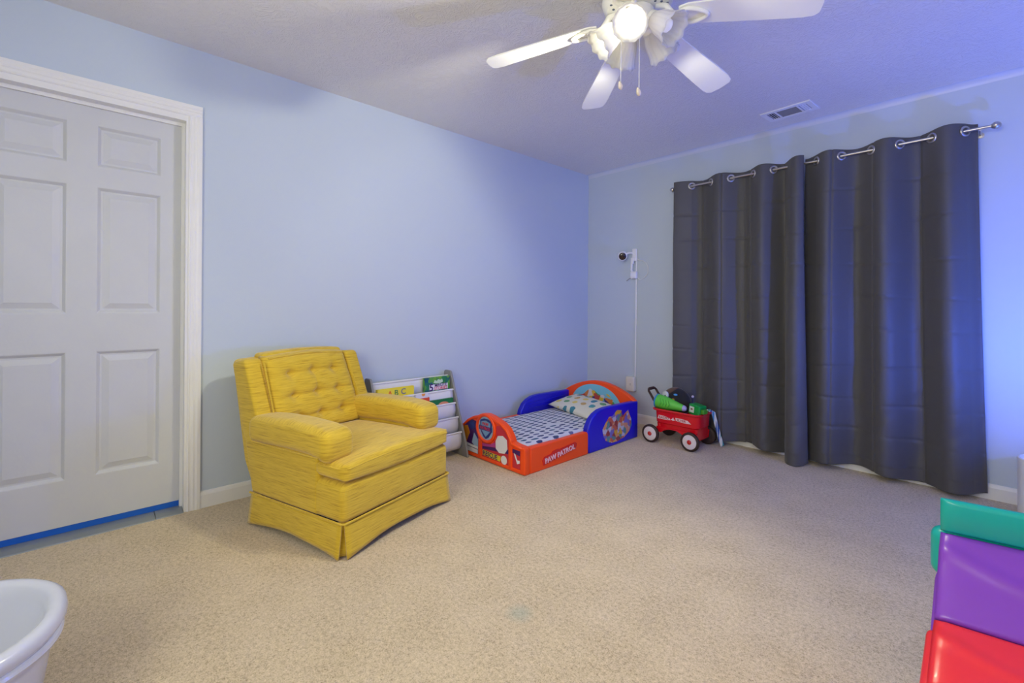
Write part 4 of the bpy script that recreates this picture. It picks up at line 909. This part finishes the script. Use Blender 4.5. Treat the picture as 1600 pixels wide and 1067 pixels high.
G().rbox(0.525, 0.590, -0.045, -0.001, 1.355, 1.425, 0.012, 3).make('junction_box', M_WHITEP, wc, smooth=True, merge=True)
G().tube([(0.535, -0.03, 1.365), (0.51, -0.04, 1.352), (0.49, -0.045, 1.335)], 0.004, 6).make('antenna_tail', M_GREY, wc)
lp = [(0.545, -0.014, 1.565), (0.60, -0.012, 1.53), (0.66, -0.012, 1.51), (0.695, -0.012, 1.46), (0.69, -0.012, 1.40), (0.655, -0.012, 1.36), (0.615, -0.012, 1.345), (0.585, -0.014, 1.37)]
sm = []
for i in range(len(lp) - 1):
    p0, p1, p2, p3 = [Vector(lp[max(0, min(len(lp) - 1, i + k))]) for k in (-1, 0, 1, 2)]
    for k in range(4):
        t = k / 4; sm.append(0.5 * ((2 * p1) + (p2 - p0) * t + (2 * p0 - 5 * p1 + 4 * p2 - p3) * t * t + (3 * p1 - p0 - 3 * p2 + p3) * t ** 3))
G().tube(sm, 0.0028, 6).make('cable_loop', M_WHITEP, wc, smooth='auto')
cb = G().tube([(0.572, -0.007, 1.60), (0.571, -0.007, 1.0), (0.568, -0.007, 0.43)], 0.0068, 8).make('cable_channel', M_WHITEP, None, smooth='auto')
tag(cb, 'thin white cable running straight down the wall from camera to plug', 'cable')
pg = thing('wall_plug', 'cream plug-in adapter on the wall beside the blue bed side', 'plug', (0.528, 0, 0.29))
G().rbox(0.488, 0.580, -0.052, -0.001, 0.292, 0.432, 0.014, 4).make('casing', plain('cream_plastic', (226, 222, 206), 0.4), pg, smooth=True, merge=True)
G().rbox(0.536, 0.552, -0.056, -0.05, 0.352, 0.376, 0.003, 2).make('button', plain('ivory_plastic', (206, 202, 188), 0.4), pg, smooth=True, merge=True)

# ------------------------------------------------------------------ white bin by the back wall
bn = thing('waste_bin', 'short white cylindrical bin by the back wall at right edge', 'bin', (3.115, -0.20, 0))
MBn = Matrix.Translation((3.115, -0.20, 0))
G().lathe([(0.0, 0.0), (0.112, 0.0), (0.118, 0.006), (0.120, 0.295), (0.0, 0.295)], MBn, 40).make('body', M_WHITEP, bn, smooth='auto')
G().lathe([(0.0, 0.298), (0.08, 0.304), (0.104, 0.314), (0.112, 0.318), (0.120, 0.314), (0.122, 0.304), (0.121, 0.294), (0.0, 0.294)], MBn, 40).make('lid', M_WHITEP, bn, smooth='auto')

# ------------------------------------------------------------------ soft play climber
cl = thing('foam_climber', 'soft play foam climber in teal, purple and red vinyl at lower right', 'foam climber', (3.15, -2.55, 0))
def vinyl(name, c):
    mt, nt, b = newmat(name); b.inputs['Base Color'].default_value = lin(c); b.inputs['Roughness'].default_value = 0.32; b.inputs['Coat Weight'].default_value = 0.15
    tc = N(nt, 'ShaderNodeTexCoord'); nz = N(nt, 'ShaderNodeTexNoise', inp={'Scale': 350.0, 'Detail': 2.0}); nt.links.new(tc.outputs['Object'], nz.inputs['Vector'])
    bp = N(nt, 'ShaderNodeBump', inp={'Strength': 0.08, 'Distance': 0.001}); nt.links.new(nz.outputs['Fac'], bp.inputs['Height']); nt.links.new(bp.outputs['Normal'], b.inputs['Normal'])
    return mt
M_TEAL = vinyl('teal_vinyl', (0, 168, 160)); M_PUR = vinyl('purple_vinyl', (130, 62, 190)); M_RDV = vinyl('red_vinyl', (236, 44, 52))
CP0 = Vector((2.830, 0, 0)); cdir = Vector((math.cos(math.radians(9)), math.sin(math.radians(9)), 0)); CW = 0.62
prof = [(-2.205, 0.600), (-2.198, 0.516), (-2.351, 0.360), (-2.509, 0.292), (-2.80, 0.195), (-3.02, 0.13)]
def cpt(w, y, z): return Vector((2.830, y, z)) + cdir * w
bodyp = [(-2.165, 0.0), (-2.165, 0.585), (-2.195, 0.585), (-2.180, 0.50), (-2.345, 0.335), (-2.505, 0.268), (-2.80, 0.17), (-3.01, 0.10), (-3.01, 0.0)]
n = len(bodyp); v = [cpt(0.006, *q) for q in bodyp] + [cpt(CW - 0.006, *q) for q in bodyp]
build('foam_core', v, [tuple(range(n)), tuple(range(n, 2 * n))] + [(i, (i + 1) % n, n + (i + 1) % n, n + i) for i in range(n)], M_TEAL, cl, bevel=0.012, bseg=3)
def cpanel(a, b_, mt, name, wr):
    (y0, z0), (y1, z1) = a, b_
    d2 = Vector((0, y1 - y0, z1 - z0)); L_ = d2.length; nrm = Vector((0, -(z0 - z1), (y0 - y1))).normalized()
    if nrm.z < 0 and abs(nrm.z) > 0.2: nrm = -nrm
    if nrm.y > 0: nrm = -nrm
    def fn(u, v):
        w = CW * u; e = min(1, min(u, 1 - u) * 14, min(v, 1 - v) * L_ / 0.010); rnd = math.sqrt(max(0, 1 - (1 - e) ** 2)) if e < 1 else 1
        bul = -0.010 + 0.010 * rnd + 0.006 * math.sin(PI * v)
        # stretched vinyl folds running from the corner
        bul += wr * 0.009 * max(0, math.sin((v * L_ * 38 - u * CW * 14) + 1.2 * noise.noise(Vector((u * 3, v * 2, 1))))) ** 3 * math.sin(PI * v) * max(0, 1 - u * 1.6)
        return cpt(w, y0 + (y1 - y0) * v, z0 + (z1 - z0) * v) + nrm * bul
    g_ = G().grid(60, 40, fn); return g_.make(name, mt, cl, smooth=True, solid=0.004)
cpanel(prof[0], prof[1], M_TEAL, 'teal_panel', 0.0)
cpanel(prof[1], prof[2], M_PUR, 'purple_panel', 1.0)
cpanel(prof[2], prof[3], M_RDV, 'red_panel', 0.5)
cpanel(prof[3], prof[4], M_RDV, 'red_panel', 0.5)
cpanel(prof[4], prof[5], M_RDV, 'red_panel', 0.3)
# soft side bolsters that swell past the edge
G().rbox(2.808, 2.86, -2.192, -2.125, 0.385, 0.52, 0.030, 3, 4).make('side_bolster', M_TEAL, cl, smooth=True, merge=True)
sd = [(-2.23, 0.45), (-2.352, 0.345), (-2.352, 0.02), (-2.23, 0.02)]
G().prism([(-2.225, 0.43), (-2.345, 0.325), (-2.345, 0.02), (-2.225, 0.02)], lambda a, bb, t: Vector((t, a, bb)), 2.822, 2.85).make('side_cover', M_PUR, cl, bevel=0.012, bseg=3)
G().prism([(-2.352, 0.335), (-2.50, 0.275), (-2.80, 0.175), (-3.0, 0.11), (-3.0, 0.02), (-2.352, 0.02)], lambda a, bb, t: Vector((t, a, bb)), 2.816, 2.85).make('side_cover', M_RDV, cl, bevel=0.012, bseg=3)

# ------------------------------------------------------------------ white tub, lower left
tb = thing('baby_bathtub', 'white plastic oval tub with rounded rim in the near left corner', 'tub', (1.18, -4.22, 0))
def tloop(s, z, n=48, dy=0.0):
    out = []
    for k in range(n):
        a = 2 * PI * k / n; ca, sa = math.cos(a), math.sin(a); e = 2 / 2.3
        out.append(Vector((1.21 + (0.28 + s) * math.copysign(abs(ca) ** e, ca), -4.20 + (0.346 + s) * math.copysign(abs(sa) ** e, sa) + dy, z)))
    return out
M_TUB = plain('glossy_white_tub', (206, 209, 220), 0.2, coat=0.2)
g = loft(G(), [tloop(-0.085, 0.0), tloop(-0.07, 0.004), tloop(-0.055, 0.03), tloop(-0.03, 0.20), tloop(-0.016, 0.255), tloop(-0.006, 0.268), tloop(0.0, 0.280), tloop(-0.003, 0.294), tloop(-0.014, 0.302), tloop(-0.030, 0.302), tloop(-0.040, 0.293), tloop(-0.046, 0.27), tloop(-0.085, 0.07), tloop(-0.11, 0.035), tloop(-0.15, 0.028)], True, True)
g.make('basin', M_TUB, tb, smooth='auto', angle=50)
g = G(); hp = []
for k in range(13):
    a = math.radians(38 + 58 * k / 12); e = 2 / 2.3; s = 0.004 * math.sin(PI * k / 12)
    hp.append(Vector((1.21 + (0.262 + s) * math.copysign(abs(math.cos(a)) ** e, math.cos(a)), -4.20 + (0.328 + s) * abs(math.sin(a)) ** e, 0.246)))
g.tube(hp, [0.003] + [0.010] * 11 + [0.003], 8); g.make('carry_handle', M_TUB, tb, smooth='auto')

# ------------------------------------------------------------------ blue LED uplighter standing out of frame at the right
up = thing('blue_uplighter', 'slim floor uplighter with blue LED bulb by the right wall', 'lamp', (3.44, -0.88, 0))
MU = Matrix.Translation((3.44, -0.88, 0))
G().lathe([(0, 0), (0.11, 0), (0.11, 0.012), (0.02, 0.022), (0, 0.022)], MU, 28).make('base', M_GREY, up, smooth='auto')
G().tube([(3.44, -0.88, 0.02), (3.44, -0.88, 0.62)], 0.011, 10).make('stem', M_GREY, up, smooth='auto')
G().lathe([(0.012, 0.592), (0.06, 0.597), (0.095, 0.617), (0.105, 0.641), (0.101, 0.641), (0.090, 0.622), (0.05, 0.604), (0.012, 0.600)], MU, 32).make('bowl', M_GREY, up, smooth='auto')  # bowl shaped to keep the blue light off the floor
G().lathe([(0.0, 0.61), (0.016, 0.62), (0.026, 0.645), (0.03, 0.665), (0.024, 0.688), (0.012, 0.698), (0, 0.70)], MU, 16).make('bulb', emit_mat('blue_led', (0.06, 0.15, 1.0, 1), BLUE), up, smooth=True)
